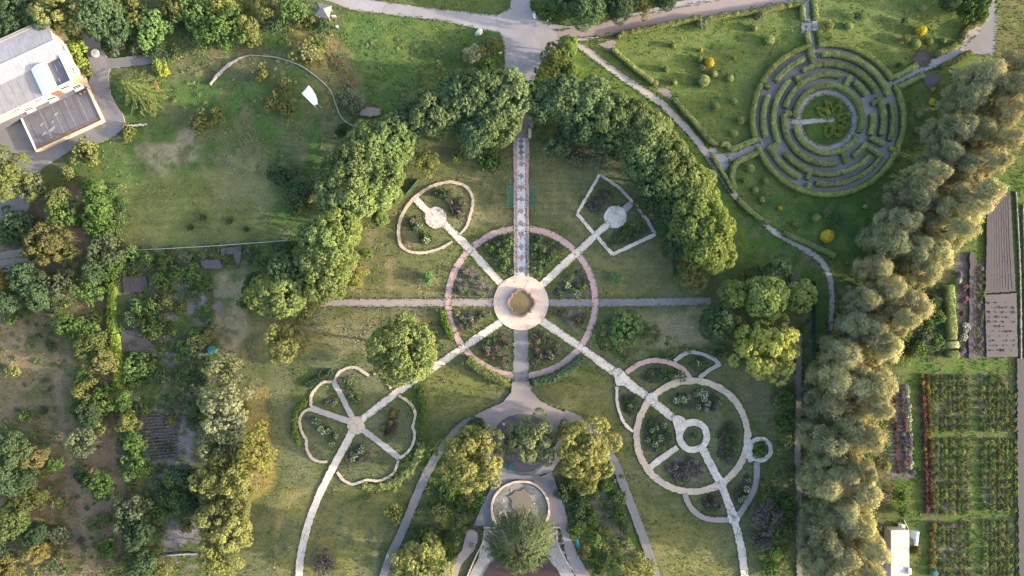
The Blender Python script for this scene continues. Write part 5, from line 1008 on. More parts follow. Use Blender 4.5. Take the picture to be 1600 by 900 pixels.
# flower-bed and slope shrubs
SB = 'bushes of the slope beds beside the ruined pool'
for i, (x, y, r, st) in enumerate([(700,770,13,'bush'),(690,800,14,'goldbush'),(715,790,11,'bush'),(730,780,10,'olivebush'),(675,795,11,'bush'),(668,840,14,'bush'),(700,838,13,'deepbush'),(685,860,14,'bush'),(650,840,12,'deepbush'),(722,815,10,'goldbush'),(740,800,9,'bush'),(640,865,12,'bush'),(705,870,11,'bush'),(630,890,12,'deepbush')]):
    T(st, x, y, r, f'{ {"bush":"green","goldbush":"yellow-green","olivebush":"olive","deepbush":"dark"}[st] } bush in the left slope bed, {ORD[i]} counted downhill from the pale tree', group=SB)
for i, (x, y, r, st) in enumerate([(880,770,15,'deepbush'),(895,755,12,'bush'),(910,775,14,'deepbush'),(905,800,13,'deepbush'),(925,765,10,'bush'),(945,760,11,'bush'),(900,828,12,'bush'),(925,810,11,'bush'),(965,800,12,'bush'),(975,825,11,'deepbush'),(930,842,12,'bush'),(912,860,11,'goldbush'),(945,870,11,'deepbush'),(935,890,11,'bush'),(965,775,11,'bush')]):
    T(st, x, y, r, f'{ {"bush":"green","goldbush":"yellow-green","olivebush":"olive","deepbush":"dark"}[st] } bush in the right slope bed, {ORD[i]} counted downhill from the pale tree', group=SB)
VG = 'bushes of the vegetable plots'
k = 0
for (x, y, r, st) in [(250,440,14,'bush'),(275,432,15,'bush'),(300,430,15,'bush'),(320,440,12,'bush'),(258,470,13,'olivebush'),(235,480,13,'bush'),(215,480,14,'bush'),(205,500,12,'deepbush'),(240,510,16,'bush'),(225,505,10,'olivebush'),(280,480,10,'olivebush'),(320,485,9,'bush'),(270,515,10,'bush'),(305,520,11,'bush'),(325,500,10,'deepbush'),(290,545,14,'bush'),(310,535,14,'goldbush'),(325,525,10,'goldbush'),(280,560,10,'bush'),(215,570,20,'bush'),(235,575,14,'bush'),(205,590,14,'bush'),(250,590,14,'deepbush'),(290,585,13,'bush'),(310,590,12,'deepbush'),(268,655,11,'olivebush'),(262,700,8,'deepbush'),(300,660,12,'deepbush'),(310,640,12,'bush'),(265,750,15,'bush'),(285,745,16,'deepbush'),(305,755,14,'deepbush'),(255,775,16,'deepbush'),(275,785,17,'bush'),(300,790,16,'deepbush'),(250,805,14,'bush'),(290,820,12,'olivebush'),(205,395,14,'bush'),(230,405,13,'bush'),(255,408,12,'bush'),(290,402,11,'silverbush'),(420,405,16,'bush'),(440,395,14,'deepbush'),(460,385,14,'bush'),(405,410,12,'bush'),(385,455,10,'deepbush'),(380,475,10,'bush')]:
    near = 'between wire fence and plots' if y < 412 else 'beside the pads' if x < 245 and y < 560 else 'in the upper grey plots' if y < 565 else 'between the upper and the tilled plots' if y < 625 else 'around the tilled plot' if y < 730 else 'in the lower thick plot'
    if x > 370: near = 'between sandy path and belt'
    k += 1; kk = sum(1 for u in used if u.startswith('garden shrub') and near in u)
    T(st, x, y, r, f'garden shrub {near}, {ORD[kk]} reading across and down ({ {"bush":"green","goldbush":"yellowish","olivebush":"olive","deepbush":"dark","silverbush":"grey"}[st] })', group=VG)
for i, (x, y, r, st) in enumerate([(1425,460,12,'bush'),(1440,478,12,'bush'),(1430,500,13,'deepbush'),(1450,505,12,'bush'),(1445,530,12,'silverbush'),(1462,535,12,'bush'),(1435,545,12,'bush'),(1460,470,11,'deepbush'),(1465,495,11,'bush'),(1415,520,12,'bush'),(1420,550,11,'olivebush')]):
    T(st, x, y, r, f'{"dark" if st == "deepbush" else "leafy"} shrub between poplars and clipped hedge block, {ORD[i]} counting down', group='shrubs between windbreak and flower border')
T('bush', 1409, 775, 12, 'dark green hedge-like shrub below the flower border, near the shed', h=2.6); T('bush', 1412, 800, 10, 'green shrub just above the shed crates'); T('olivebush', 1425, 857, 11, 'clipped olive bush leaning on the pink-roofed shed', h=2.8); T('goldbush', 1382, 728, 10, 'yellow shrub at the lower end of the flower rows')
# ------------------------------------------------------------------ small plants: roses, crops
def plant_mesh(name, leafm, seed, R, h, petal=None, nl=9, nf=10, n=16, size=.085, ps=.07):
    lv = Leaves(seed); rng = lv.rng
    for d in dome_dirs(nl, rng, -.1):
        lv.clump(np.array([d[0]*R*.6, d[1]*R*.6, h*.45 + d[2]*h*.42]), R*.4, n, size, 0, bias=d, base=rng.normal(.5, .15))
    if petal:
        for d in dome_dirs(nf, rng, .1):
            lv.clump(np.array([d[0]*R*.85, d[1]*R*.85, h*.5 + d[2]*h*.55]), ps*.9, 7, ps, 1, bias=(0, 0, 1), base=rng.uniform(.3, .8))
    return lv.mesh(name, [L[leafm]] + ([L[petal]] if petal else []))
PL = {}
for st, lf, pt, R, h, kw in [('green','bush',None,.42,.75,{}),('dark','deep',None,.42,.75,{}),('whiterose','bush','white',.45,.8,dict(nf=12)),('pinkrose','deep','pinkp',.42,.75,dict(nf=9)),('dry','dry',None,.42,.6,dict(n=9)),('grey','purple',None,.42,.6,{}),('red','red',None,.38,.55,{}),('orange','bush','orange',.40,.5,dict(nf=16,ps=.09)),('redflower','red','orange',.38,.5,dict(nf=5)),('violet','bush','violet',.40,.5,dict(nf=18,ps=.09)),('magenta','deep','pinkp',.42,.6,dict(nf=18,ps=.09)),('whiteflower','silver','white',.42,.5,dict(nf=18,ps=.1)),('crop','bush',None,.50,.6,{}),('cropolive','olive',None,.50,.55,{}),('seedling','deep',None,.20,.3,dict(nl=6,n=8,size=.07)),('herb','silver','white',.36,.45,dict(nf=5))]:
    PL[st] = [plant_mesh(st + '_plant', lf, 900 + len(PL)*7 + k, R, h, pt, **kw) for k in range(3)]
def small(st, x, y, name, label, cat, group, sc=1.0, px=True):
    if px: x, y = W2((x, y))
    o = link(name, PL[st][R_.randrange(3)]); o.location = (x, y, .0); o.rotation_euler = (0, 0, R_.uniform(0, 6.28)); s = sc * R_.uniform(.8, 1.25)
    o.scale = (s, s, s * R_.uniform(.85, 1.15)); t = R_.uniform(.85, 1.15); o.color = (t, t, t, 1)
    return tag(o, label, cat, group)
def scatter(poly, n, styles, name, label, cat, group, sc=1.0, mind=.55, smooth=True):
    P = np.array([W2(p) for p in poly]); x0, y0 = P.min(0); x1, y1 = P.max(0); got = []; tries = 0
    while len(got) < n and tries < n * 60:
        tries += 1; x, y = R_.uniform(x0, x1), R_.uniform(y0, y1)
        if not inpoly(np.array([x]), np.array([y]), P)[0]: continue
        if any((x-a)**2 + (y-b)**2 < mind**2 for a, b in got): continue
        got.append((x, y)); small(R_.choice(styles), x, y, name, label, cat, group, sc, False)
RG = 'rose bushes: '; BEDZ = []
for poly, n, sts, where, sc in BEDS + BEDS2:
    if where not in ('in the middle of the white round path', 'in the white ring bed'):
        cx = sum(p[0] for p in poly)/len(poly); cy = sum(p[1] for p in poly)/len(poly)
        BEDZ.append([(cx+(p[0]-cx)*1.1, cy+(p[1]-cy)*1.1) for p in poly])
    if n: scatter(poly, int(n*.74) if n > 8 else n, sts, 'rose_bush', 'rose bush ' + where, 'rose bush', RG + where, sc * 1.4)
# nursery crops
GA = 'crop plants: '
for (a, b, c, d, nxp, nyp, nm, sts) in ((1459,592,1511,670,5,7,'dark plot by the flower border',['crop','cropolive','dark']), (1461,690,1513,800,5,9,'middle plot by the flower border',['cropolive','crop']), (1457,820,1515,897,5,6,'bottom plot by the yellow flowers',['cropolive','grey','crop']),
                             (1534,592,1582,670,5,7,'upper plot by the grey track',['crop','cropolive','dark']), (1536,690,1584,795,5,9,'middle plot by the grey track',['cropolive','crop']), (1537,818,1588,897,5,6,'bottom plot by the grey track',['crop','cropolive'])):
    for i in range(nxp):
        for j in range(nyp):
            if R_.random() < .05: continue
            small(R_.choice(sts), a+(c-a)*i/(nxp-1)+R_.uniform(-1.5,1.5), b+(d-b)*j/(nyp-1)+R_.uniform(-1.5,1.5), 'crop_plant', 'leafy plant set in rows in the ' + nm, 'crop plant', GA + nm, 1.1)
for i in range(8):
    for j in range(11):
        if R_.random() < .12: continue
        small('seedling', 1543+i*5.4+j*.2+R_.uniform(-.6,.6), 473+j*7.4+R_.uniform(-.5,.5), 'seedling', 'small seedling in the rows of the purple-grey seedling field', 'seedling', 'seedlings of the grey field', 1.25)
for j in range(40):
    y = 588 + j*5.4; t = (y-585)/220
    for q in (0, 1):
        st = R_.choice(['redflower','orange','red'] if t < .62 else ['red','red','magenta'])
        small(st, 1440+q*8+t*7+R_.uniform(-1.5,1.5), y+R_.uniform(-1.5,1.5), 'border_flower', 'red and yellow flower clump in the long strip bed beside the grass lane', 'flowers', 'flowers of the long red strip', 1.0)
for j in range(14): small(R_.choice(['orange','orange','cropolive']), 1455+R_.uniform(-3,3), 818+j*5, 'border_flower', 'yellow flower clump at the bottom of the grass lane', 'flowers', 'yellow flowers by the grass lane', 1)
for x0, st, lb in ((1395,['red','redflower','red'],'dark red flower clump in the row next to the windbreak'), (1408,['magenta','grey','violet'],'purple flower clump in the middle row by the windbreak'), (1417,['whiteflower','violet','whiteflower'],'white and violet flower clump in the row by the grass lane')):
    for j in range(19): small(R_.choice(st), x0+j*.35+R_.uniform(-2,2), 604+j*7.4, 'border_flower', lb, 'flowers', 'flower rows by the windbreak', 1)
for x, y, st, lb in ((1497,428,'violet','dark violet'),(1496,438,'whiteflower','white'),(1503,450,'magenta','pink'),(1500,492,'red','red'),(1508,508,'whiteflower','white'),(1505,515,'whiteflower','white'),(1505,529,'whiteflower','white'),(1502,527,'whiteflower','white'),(1503,548,'violet','violet'),(1500,553,'violet','violet'),(1505,470,'magenta','pink')):
    for q in range(3): small(st, x+R_.uniform(-3,3), y+R_.uniform(-4,4), 'border_flower', f'{lb} flower clump in the purple-soiled border beside the ploughed field', 'flowers', f'{lb} flowers of the border', 1.1)
for j in range(26): small(R_.choice(['dark','green','grey']), R_.uniform(1524,1534), 420+j*5.2, 'border_plant', 'leafy plant in the row between soil track and ploughed field', 'plant', 'plants of the track row', 1.1)
for j in range(16): small(R_.choice(['whiterose','green','herb']), R_.uniform(855,905)*0+R_.uniform(925,985), R_.uniform(735,880), 'rose_bush', 'rose bush on the bare strip of the right slope bed', 'rose bush', 'roses of the right slope', .9)
for j in range(20): small(R_.choice(['whiterose','pinkrose','green']), R_.uniform(650,745), R_.uniform(750,880), 'rose_bush', 'rose bush on the left slope bed', 'rose bush', 'roses of the left slope', .9)
# rough undergrowth nobody could count
def undergrowth(zs, name, label, mats, seed, size=.14):
    lv = Leaves(seed); rng = lv.rng
    for poly, n, h0 in zs:
        P = np.array([W2(p) for p in poly]); x0, y0 = P.min(0); x1, y1 = P.max(0)
        xs = rng.uniform(x0, x1, n*3); ys = rng.uniform(y0, y1, n*3); ok = inpoly(xs, ys, P) & (fbm(xs, ys, 2.2, 90+seed) > -.12); c = 0
        for x, y in zip(xs[ok][:n], ys[ok][:n]):
            if blocked(x, y) and h0 > .01 and 'plot' not in name: continue
            r = rng.uniform(.3, .75) * (.7 + h0); lv.clump((x, y, gz(x, y) + r*.3*h0), r, int(26 + 20*r), size, int(rng.integers(0, len(mats))), bias=(0, 0, .8), flat=.75*h0 + .2, base=rng.normal(.5, .17))
    o = link(name, lv.mesh(name, [L[m] for m in mats])); tag(o, label, 'undergrowth', kind='stuff')
undergrowth([([(670,690),(750,690),(768,745),(740,830),(700,850),(690,900),(615,900),(650,800)], 260, .7), ([(885,690),(930,700),(1010,880),(1015,900),(925,900),(895,830),(878,770)], 260, .7), ([(1208,590),(1238,590),(1238,900),(1195,900),(1180,800),(1215,720)], 200, .6), ([(620,600),(662,600),(668,690),(620,765),(540,795),(600,755),(652,690)], 130, .5),
   ([(530,540),(690,500),(700,560),(660,600)], 60, .4), ([(925,490),(1000,500),(1090,550),(1060,560),(970,570),(925,545)], 130, .5), ([(1060,545),(1160,540),(1170,570),(1120,560)], 60, .5)], 'undergrowth', 'thick green undergrowth on the garden slopes and bed edges', ['bush','bush','hedge','olive','deep'], 1)
undergrowth([([(0,20),(60,5),(300,0),(420,40),(400,70),(250,100),(130,70)], 320, 1.), ([(140,290),(195,290),(200,440),(145,440)], 250, .9), ([(0,330),(70,330),(60,380),(0,385)], 120, .6), ([(0,430),(150,420),(150,480),(0,500)], 130, .8), ([(100,480),(200,480),(200,640),(120,660)], 190, .8), ([(185,590),(240,640),(250,770),(255,900),(190,900)], 290, .9), ([(0,480),(100,480),(110,700),(0,700)], 90, .4), ([(100,690),(200,680),(200,900),(90,900)], 90, .4), ([(0,670),(80,680),(100,900),(0,900)], 170, .8)], 'undergrowth', 'rough undergrowth below the orchard and scrub trees', ['bush','deep','olive','deep'], 2)
undergrowth([([(500,55),(525,75),(548,110),(560,160),(545,165),(530,130),(515,100)], 110, .3), ([(1205,500),(1240,520),(1240,590),(1215,590)], 40, .3)], 'dry_weeds', 'brown dry weeds along the rock garden bank', ['dry','dry','olive'], 8, .11)
undergrowth([([(195,390),(470,378),(470,420),(345,410),(200,425)], 230, .5), ([(200,425),(335,425),(330,600),(200,620)], 420, .6), ([(245,730),(315,730),(315,820),(250,830)], 200, .7), ([(250,590),(330,600),(320,650),(215,640)], 130, .5), ([(1400,440),(1478,440),(1482,560),(1400,560)], 150, .6)], 'plot_weeds', 'rank weeds and vegetables covering the plots', ['bush','deep','silver','olive'], 3)
undergrowth([([(1250,500),(1300,500),(1290,900),(1255,900)], 180, .6), ([(1300,560),(1420,440),(1560,150),(1590,180),(1470,450),(1390,620),(1385,900),(1290,900)], 420, .9), ([(1500,200),(1560,130),(1585,170),(1540,270),(1470,410),(1400,540),(1360,720),(1350,890),(1310,890),(1320,640),(1370,470),(1440,340)], 700, 2.1)], 'undergrowth', 'shaded undergrowth below the windbreak poplars, with tall brush added to block low sun', ['deep','olive','bush'], 4)  # last, tallest area is brush added to stop sun stripes on the grass
undergrowth([([(420,20),(510,30),(560,150),(570,200),(530,190),(500,100),(440,80)], 190, .35), ([(180,60),(420,70),(520,150),(580,210),(520,330),(420,330),(300,190)], 170, .3), ([(560,60),(780,60),(780,110),(660,170),(580,160)], 130, .22)], 'meadow_weeds', 'scattered taller weeds in the meadows and rock garden', ['olive','bush','silver','gold'], 5, .11)
undergrowth([(q, 60, .22) for q in BEDZ], 'bed_weeds', 'low weeds and leaves covering the rose beds', ['deep','bush','purple','deep','pinkp'], 7, .085)
lv = Leaves(66)
for (a, b, c, d) in ((1457,587,1513,674),(1458,686,1515,803),(1454,816,1517,900),(1532,587,1584,674),(1533,686,1586,798),(1535,813,1590,900)):
    for i in range(int((c-a)/6.6)+1):
        yy = b
        while yy < d:
            x, y = W2((a+i*6.6+R_.uniform(-.7,.7), yy)); yy += R_.uniform(2.2, 4.6)
            if fbm(np.array([x]), np.array([y]), 1.6, 88)[0] < -.28: continue
            lv.clump((x, y, .14), R_.uniform(.20,.36), 20, .10, R_.choice([0,0,1,1,2]), bias=(0,0,.8), flat=.7, base=R_.gauss(.5,.18))
tag(link('crop_rows', lv.mesh('crop_rows', [L['bush'], L['olive'], L['deep']])), 'fine green rows of low nursery plants filling the plots', 'crops', kind='stuff')
# ------------------------------------------------------------------ fountain basin
def thing(name, px, label, cat, z=0., rz=0, group=None):
    x, y = W2(px); return tag(empty(name, (x, y, gz(x, y) + z), rz), uniq(label), cat, group)
t = thing('fountain_basin', (814.5, 473), 'quatrefoil stone fountain basin full of brown water in the round plaza', 'fountain')
def quatre(R, n=240):
    out = []
    for i in range(n):
        a = 2*PI*i/n; b = (a + PI/4) % (PI/2) - PI/4; out.append((a, R * max(math.cos(b), .70 / math.cos(b))))
    return out
o_, i_ = quatre(2.72), quatre(2.28); n = 240; v = []; f = []
for z, ring, off in ((0, o_, .0), (.36, o_, .0), (.42, o_, -.05), (.42, i_, .06), (.36, i_, 0), (.05, i_, 0)):
    v += [((r+off)*math.cos(a), (r+off)*math.sin(a), z + _z[0]) for a, r in ring]
for k in range(5):
    for i in range(n): f.append((k*n+i, k*n+(i+1) % n, (k+1)*n+(i+1) % n, (k+1)*n+i))
me = bpy.data.meshes.new('rim'); me.from_pydata(v, [], f); me.materials.append(M['rosewood']); link('rim', me, t)
v = [(r*.995*math.cos(a), r*.995*math.sin(a), .2 + _z[0]) for a, r in i_]; me = bpy.data.meshes.new('basin_water'); me.from_pydata(v, [], [tuple(range(n))]); me.materials.append(M['pond']); link('basin_water', me, t)
m = MB(); m.lathe([(.14, .05), (.12, .2), (.05, .32), (.0, .34)], (0, 0, _z[0])); m.build('nozzle', M['bark'], t)

# ------------------------------------------------------------------ pool ruin
def lowwall(px, w, h, label, mat='capstone', name='low_wall', smooth=True, closed=False, z=0):
    q = resample([W2(p) for p in px], .35, closed, smooth); n = len(q); b = q[0].copy(); v = []; f = []; hw = w*S/2
    for i in range(n):
        a = q[i-1] if i else q[i]; c = q[min(i+1, n-1)]; d = (c-a).normalized(); nn = Vector((-d.y, d.x)); g = gz(*q[i])
        for s, zz in ((-1, -.05), (-1, h-.04), (-.85, h), (.85, h), (1, h-.04), (1, -.05)):
            p = q[i] + nn*s*hw - b; v.append((p.x, p.y, g + zz + R_.uniform(-.012, .012)))
    for i in range(n-1):
        for k in range(5): a = i*6+k; f.append((a, a+6, a+7, a+1))
    f += [tuple(range(6)), tuple(range((n-1)*6, n*6))[::-1]]
    me = bpy.data.meshes.new(name); me.from_pydata(v, [], f); me.materials.append(M[mat]); o = link(name, me); o.location = (b.x, b.y, 0); return tag(o, uniq(label), 'wall')
lowwall([(777,823),(771,810),(768.5,793),(772,776),(784,761),(800,753),(814,751),(830,753),(845,763),(855,779),(857.5,797),(853,815)], 3.6, .75, 'curved cream-capped wall ringing the ruined pool', 'stonewall', name='pool_wall')
lowwall([(756,823),(776,823)], 2.6, .6, 'short straight wall at the left shoulder of the pool', 'stonewall', smooth=False); lowwall([(853,823),(875,822.5)], 2.6, .6, 'short straight wall at the right shoulder of the pool', 'stonewall', smooth=False)
lowwall([(869,826),(870.5,841)], 2.4, .5, 'white stub wall turning down from the right pool shoulder', 'stonewall', smooth=False); lowwall([(757,827),(755,845),(742,872),(728,905)], 1.8, .5, 'thin pale kerb wall down the left pool bank', 'stonewall')
lowwall([(871,848),(880,868),(895,890)], 1.6, .4, 'thin pale kerb wall down the right pool bank', 'stonewall')
lowwall([(684,152),(690,140),(700,129),(713,121),(745,119.5),(778,119)], 2.2, .3, 'pale stone kerb between belt trees and upper meadow', 'stonewall', name='stone_kerb')
lowwall([(372,93),(390,88),(407,89),(430,92),(447,97),(475,108),(497,123),(512,136),(520,147),(526,165),(533,182),(548,195),(582,207)], 1.5, .3, 'pale winding stone edging round the rock garden mound', 'rubble', name='stone_edging')
patch('pool_water', [(752,905),(765,880),(790,862),(815,855),(850,865),(872,890),(878,905)], 'pool', smooth=False)
for nm, pts, rr in (('moss', [(800,770),(825,765),(828,795),(806,800)], .5), ('moss', [(846,810),(853,806),(852,818),(842,820)], .5), ('moss',[(795,775),(808,765),(806,785)],.5)): patch(nm, pts, 'dirt', jit=.3)
rng = R_; RK = 'broken stones in the ruined pool'
def rock(px, py, r, label, mat='rubble', z=0, flat=.6, group=None, name='stone'):
    bm = bmesh.new(); bmesh.ops.create_icosphere(bm, subdivisions=2, radius=1)
    for q in bm.verts: q.co *= R_.uniform(.8, 1.15); q.co.z *= flat
    me = bpy.data.meshes.new(name); bm.to_mesh(me); bm.free(); me.materials.append(M[mat]); o = link(name, me); x, y = W2((px, py)); o.location = (x, y, z + r*flat*.4); o.scale = (r, r*R_.uniform(.7, 1.), r); o.rotation_euler = (0, 0, R_.uniform(0, 6)); return tag(o, label, 'stone', group)
for k in range(34):
    a = R_.uniform(0, 6.28); q = 38*math.sqrt(R_.random())
    rock(813+q*math.cos(a), 795+q*.95*math.sin(a), R_.uniform(.15, .5), 'grey broken stone lying inside the ring wall of the ruined pool', group=RK, z=.16, flat=.45)
for k in range(22): rock(R_.uniform(858, 876)+k*.9, 830+k*2.6+R_.uniform(-6,6), R_.uniform(.12, .38), 'pale broken stone on the right bank of the ruined pool', 'rubble', .16, .4, 'broken stones on the right bank')
rock(749, 51, .75, 'pale boulder on the upper meadow by the road', 'boulder'); rock(745, 53, .4, 'small boulder beside the pale one by the road', 'boulder')
rock(835, 25, .5, 'white rock on the grass island by the road', 'whitepaint'); rock(853, 26, .35, 'white rock by the green bin on the grass island', 'boulder')
rock(835, 20, .4, 'reddish rock on the grass island', 'redpave_and_shade')

# ------------------------------------------------------------------ pergolas of teal slats
for x0, lb in ((797.5, 'teal slatted pergola frame left of the tiled alley'), (832, 'teal slatted pergola frame right of the tiled alley')):
    zt = 2.2; k = (H-zt)/H; w, l = 1.35, 4.7; p = ((x0-800)*k+800, (305-450)*k+450)
    t = thing('pergola', p, lb, 'pergola')
    for sx in (-1, 1):
        m = MB(); m.box((sx*w*.42, 0, zt-.08), (.08, l, .12)); m.build('rail', M['teal'], t)
        for sy in (-1, 0, 1): m = MB(); m.box((sx*w*.42, sy*l*.46, zt*.47), (.09, .09, zt*.94)); m.build('post', M['teal'], t)
    for j in range(11): m = MB(); m.box((0, -l/2+.12+j*(l-.24)/10, zt+.035), (w, .13, .05)); m.build('slat', M['teal'], t)
# gate piers at the alley head
for x, lb in ((801.5, 'stone pier at the head of the tiled alley, left one'), (827.5, 'stone pier at the head of the tiled alley, right one')):
    t = thing('gate_pier', (x, 210), lb, 'pier'); m = MB(); m.box((0, 0, .6), (.5, 1.5, 1.2)); m.build('pier_body', M['stonewall'], t); m = MB(); m.box((0, 0, 1.26), (.62, 1.62, .12)); m.build('capstone', M['capstone'], t)
# benches
def bench(px, py, rz, label, mat, L_=1.7):
    t = thing('park_bench', (px, py), label, 'bench', _z[0]+.002, rz)
    for i in range(3): m = MB(); m.box((0, -.16+i*.16, .45), (L_, .13, .04)); m.build('seat_slat', M[mat], t)
    for i in range(3): m = MB(); m.box((0, .28+.03*i, .58+i*.14), (L_, .03, .11)); m.build('back_slat', M[mat], t)
    for s in (-1, 1): m = MB(); m.box((s*L_*.42, 0, .215), (.07, .45, .43)); m.box((s*L_*.42, .33, .55), (.06, .05, .8)); m.build('leg', M['bark'], t)
bench(870, 773, math.radians(-58), 'turquoise bench at the edge of the paving right of the pool ring', 'blue', 1.5); bench(901, 846, math.radians(-75), 'turquoise bench beside the path right of the weeping tree', 'blue', 1.9); bench(797, 727, math.radians(-140), 'teal bench by the curved railing of the asphalt court', 'blue', 1.7)
bench(803, 130, math.radians(80), 'dark wooden bench in tree shade beside the road stub', 'wood', 1.2); bench(861, 713, math.radians(80), 'pale bench at the right edge of the asphalt court', 'whitepaint', 2.0); bench(863, 700, math.radians(75), 'second pale bench near the willow on the asphalt court', 'whitepaint', 1.6)
# curved railing
t = thing('curved_railing', (815, 700), 'curved turquoise railing round the lower edge of the asphalt court', 'railing'); pts = [(-27,22),(-18,33),(-8,39),(2,41),(13,39.5),(24,34),(33,25)]
q = resample([(a*S, -b*S) for a, b in pts], .3); m = MB(); m.tube([(p.x, p.y, .95) for p in q], .05, 6); m.build('handrail', M['blue'], t); m = MB(); m.tube([(p.x, p.y, .5) for p in q], .035, 6); m.build('lower_rail', M['blue'], t)
for p in q[::4]: m = MB(); m.box((p.x, p.y, .47), (.06, .06, .95)); m.build('post', M['blue'], t)
lowwall([(756,690),(757,673),(765,663)], 2, .4, 'pale kerb at the left rim of the asphalt court', 'stonewall', name='stone_kerb'); lowwall([(880,670),(881,688),(879,702)], 2, .4, 'pale kerb at the right rim of the asphalt court', 'stonewall', name='stone_kerb')
# fences
def fence(px, h, label, post, netm, step=2.5, wires=0):
    q = resample([W2(p) for p in px], step, False, False); b = q[0]; t = tag(empty('fence', (b.x, b.y, 0)), uniq(label), 'fence')
    for p in q: m = MB(); m.box((p.x-b.x, p.y-b.y, h/2+gz(*p)), (.08, .08, h+.1)); m.build('post', M[post], t)
    for z in ([h-.05, h*.55] if not wires else [h*.4, h*.7, h-.04]):
        m = MB(); m.tube([(p.x-b.x, p.y-b.y, z+gz(*p)) for p in q], .03, 5); m.build('rail', M[post], t)
    if netm:
        m = MB()
        for a, c in zip(q, q[1:]):
            d = c-a; L_ = d.length; m.box(((a.x+c.x)/2-b.x, (a.y+c.y)/2-b.y, h*.5), (L_-.1, .025, h*.86), math.atan2(d.y, d.x))
        m.build('net_panel', M[netm], t)
fence([(1268,440),(1268,490),(1269,560),(1270,612)], 1.9, 'green mesh fence along the dirt track beside the windbreak', 'greenmesh', 'greenmesh'); fence([(200,392),(260,389),(330,385),(400,380),(478,374)], 1.1, 'pale wire fence across the bottom of the open meadow', 'wire', None, 3, 1)
fence([(636,304),(655,281)], 1.2, 'short green fence piece in shade by the teardrop garden', 'greenmesh', 'greenmesh', 1.5); fence([(1024,342),(1043,370)], 1.2, 'short green fence piece beside the pentagon garden', 'greenmesh', 'greenmesh', 1.5); fence([(1036,392),(1050,412),(1051,432)], 1.2, 'teal fence piece below the pentagon garden under the belt', 'greenmesh', 'greenmesh', 1.5)
# white canopy
t = thing('canopy', (491, 158), 'white pointed sail canopy on thin poles on the mound', 'canopy'); k = (H-2.8)/H
pts = [((x-491)*S*k, (158-y)*S*k) for x, y in ((480,154),(486,148.5),(492,143),(497,149),(501.5,156),(504,163),(504.5,170),(499,172.5),(493,167),(486,160))]; zs = [2.6,2.8,3.2,3.0,2.8,2.7,2.5,2.4,2.75,2.8]
v = [(x, y, z) for (x, y), z in zip(pts, zs)] + [(0, 0, 2.95)] + [(x, y, z-.04) for (x, y), z in zip(pts, zs)] + [(0, 0, 2.91)]; n = len(pts); f = []
for i in range(n): j = (i+1) % n; f += [(n, j, i), (2*n+1, n+1+i, n+1+j), (i, j, n+1+j, n+1+i)]
me = bpy.data.meshes.new('sail'); me.from_pydata(v, [], f); me.materials.append(M['canvas']); link('sail', me, t)
for i in (0, 2, 6, 7): m = MB(); m.tube([(pts[i][0], pts[i][1], -.1), (pts[i][0], pts[i][1], zs[i]-.02)], .05, 6); m.build('pole', M['wire'], t)
# wooden pavilion on the rock garden
t = thing('pavilion', (510, 24), 'small wooden pavilion with grey shingle roof at the rock garden', 'pavilion', 0, math.radians(-12))
for x, y in ((-1,-1),(1,-1),(1,1),(-1,1)): m = MB(); m.box((x*.95, y*.85, 1.1), (.14, .14, 2.2)); m.build('post', M['wood'], t)
m = MB(); m.add([(-1.4,-1.25,2.2),(1.4,-1.25,2.2),(1.4,1.25,2.2),(-1.4,1.25,2.2),(-.3,0,3.1),(.3,0,3.1)], [(0,1,5,4),(1,2,5),(2,3,4,5),(3,0,4),(3,2,1,0)]); m.build('roof', M['roofdark'], t)
m = MB(); m.box((0, .9, .55), (1.8, .08, .9)); m.build('back_panel', M['wood'], t); m = MB(); m.box((0, .6, .42), (1.7, .4, .06)); m.build('seat', M['wood'], t)
m = MB(); o = thing('info_board', (523, 28), 'pale leaning board beside the wooden pavilion', 'board'); m.box((0, 0, .75), (.8, .08, .9)); m.build('board_panel', M['whitepaint'], o); m = MB(); m.box((0, .02, .2), (.08, .08, .5)); m.build('post', M['wood'], o)
t = thing('waste_bin', (528, 44), 'small pale green bin below the pavilion', 'bin'); m = MB(); m.lathe([(.2, 0), (.27, .7), (.29, .72), (.29, .78)], n=14); m.build('bin_body', M['tarp'], t); m = MB(); m.lathe([(.28, .785), (.2, .86), (.02, .88)], n=14); m.build('bin_lid', M['wire'], t)
# round white cover in the yard
t = thing('well_cover', (152, 85), 'round white concrete well cover in the house yard', 'well cover'); m = MB(); m.lathe([(.78, 0), (.78, .22), (.7, .27), (0, .28)], (0, 0, _z[0]), 32); m.build('cover', M['concrete'], t); m = MB(); m.lathe([(.2, 0), (.2, .06), (0, .07)], (.15, .1, _z[0]+.28), 16); m.build('hatch', M['rubble'], t)
# red-brown stack by the fir
t = thing('brick_stack', (246, 136), 'orange-brown stack of old bricks beside the large fir', 'bricks', 0, .3)
m = MB(); [m.box((R_.uniform(-.03,.03), R_.uniform(-.03,.03)+(-.75+j*.25), .1+i*.16), (.5, .23, .14)) for i in range(3) for j in range(7)]; m.build('brick_pile', plain('orange_brick', (.36,.14,.06), .9, .25, 4), t)
# teal tarp tent and plot shed
t = thing('water_tank', (334, 546), 'teal plastic water tank at the plot corner', 'tank'); m = MB(); m.lathe([(.75, 0), (.8, .1), (.8, 1.0), (.65, 1.15), (0, 1.2)], n=24); m.build('tank_body', M['tarp'], t); m = MB(); m.lathe([(.22, 1.19), (.22, 1.28), (0, 1.29)], n=14); m.build('tank_lid', M['teal'], t)
# ------------------------------------------------------------------ house
hu = Vector((-106, -49)).normalized()         # plan axes of the house in world sense (x right, y up)
hb = W2((144, 140)); ang = math.atan2(hu.y, hu.x)
t = tag(empty('house', (hb[0], hb[1], 0), ang), uniq('two-storey peach-walled house with pale metal roofs at the shaded yard'), 'house')
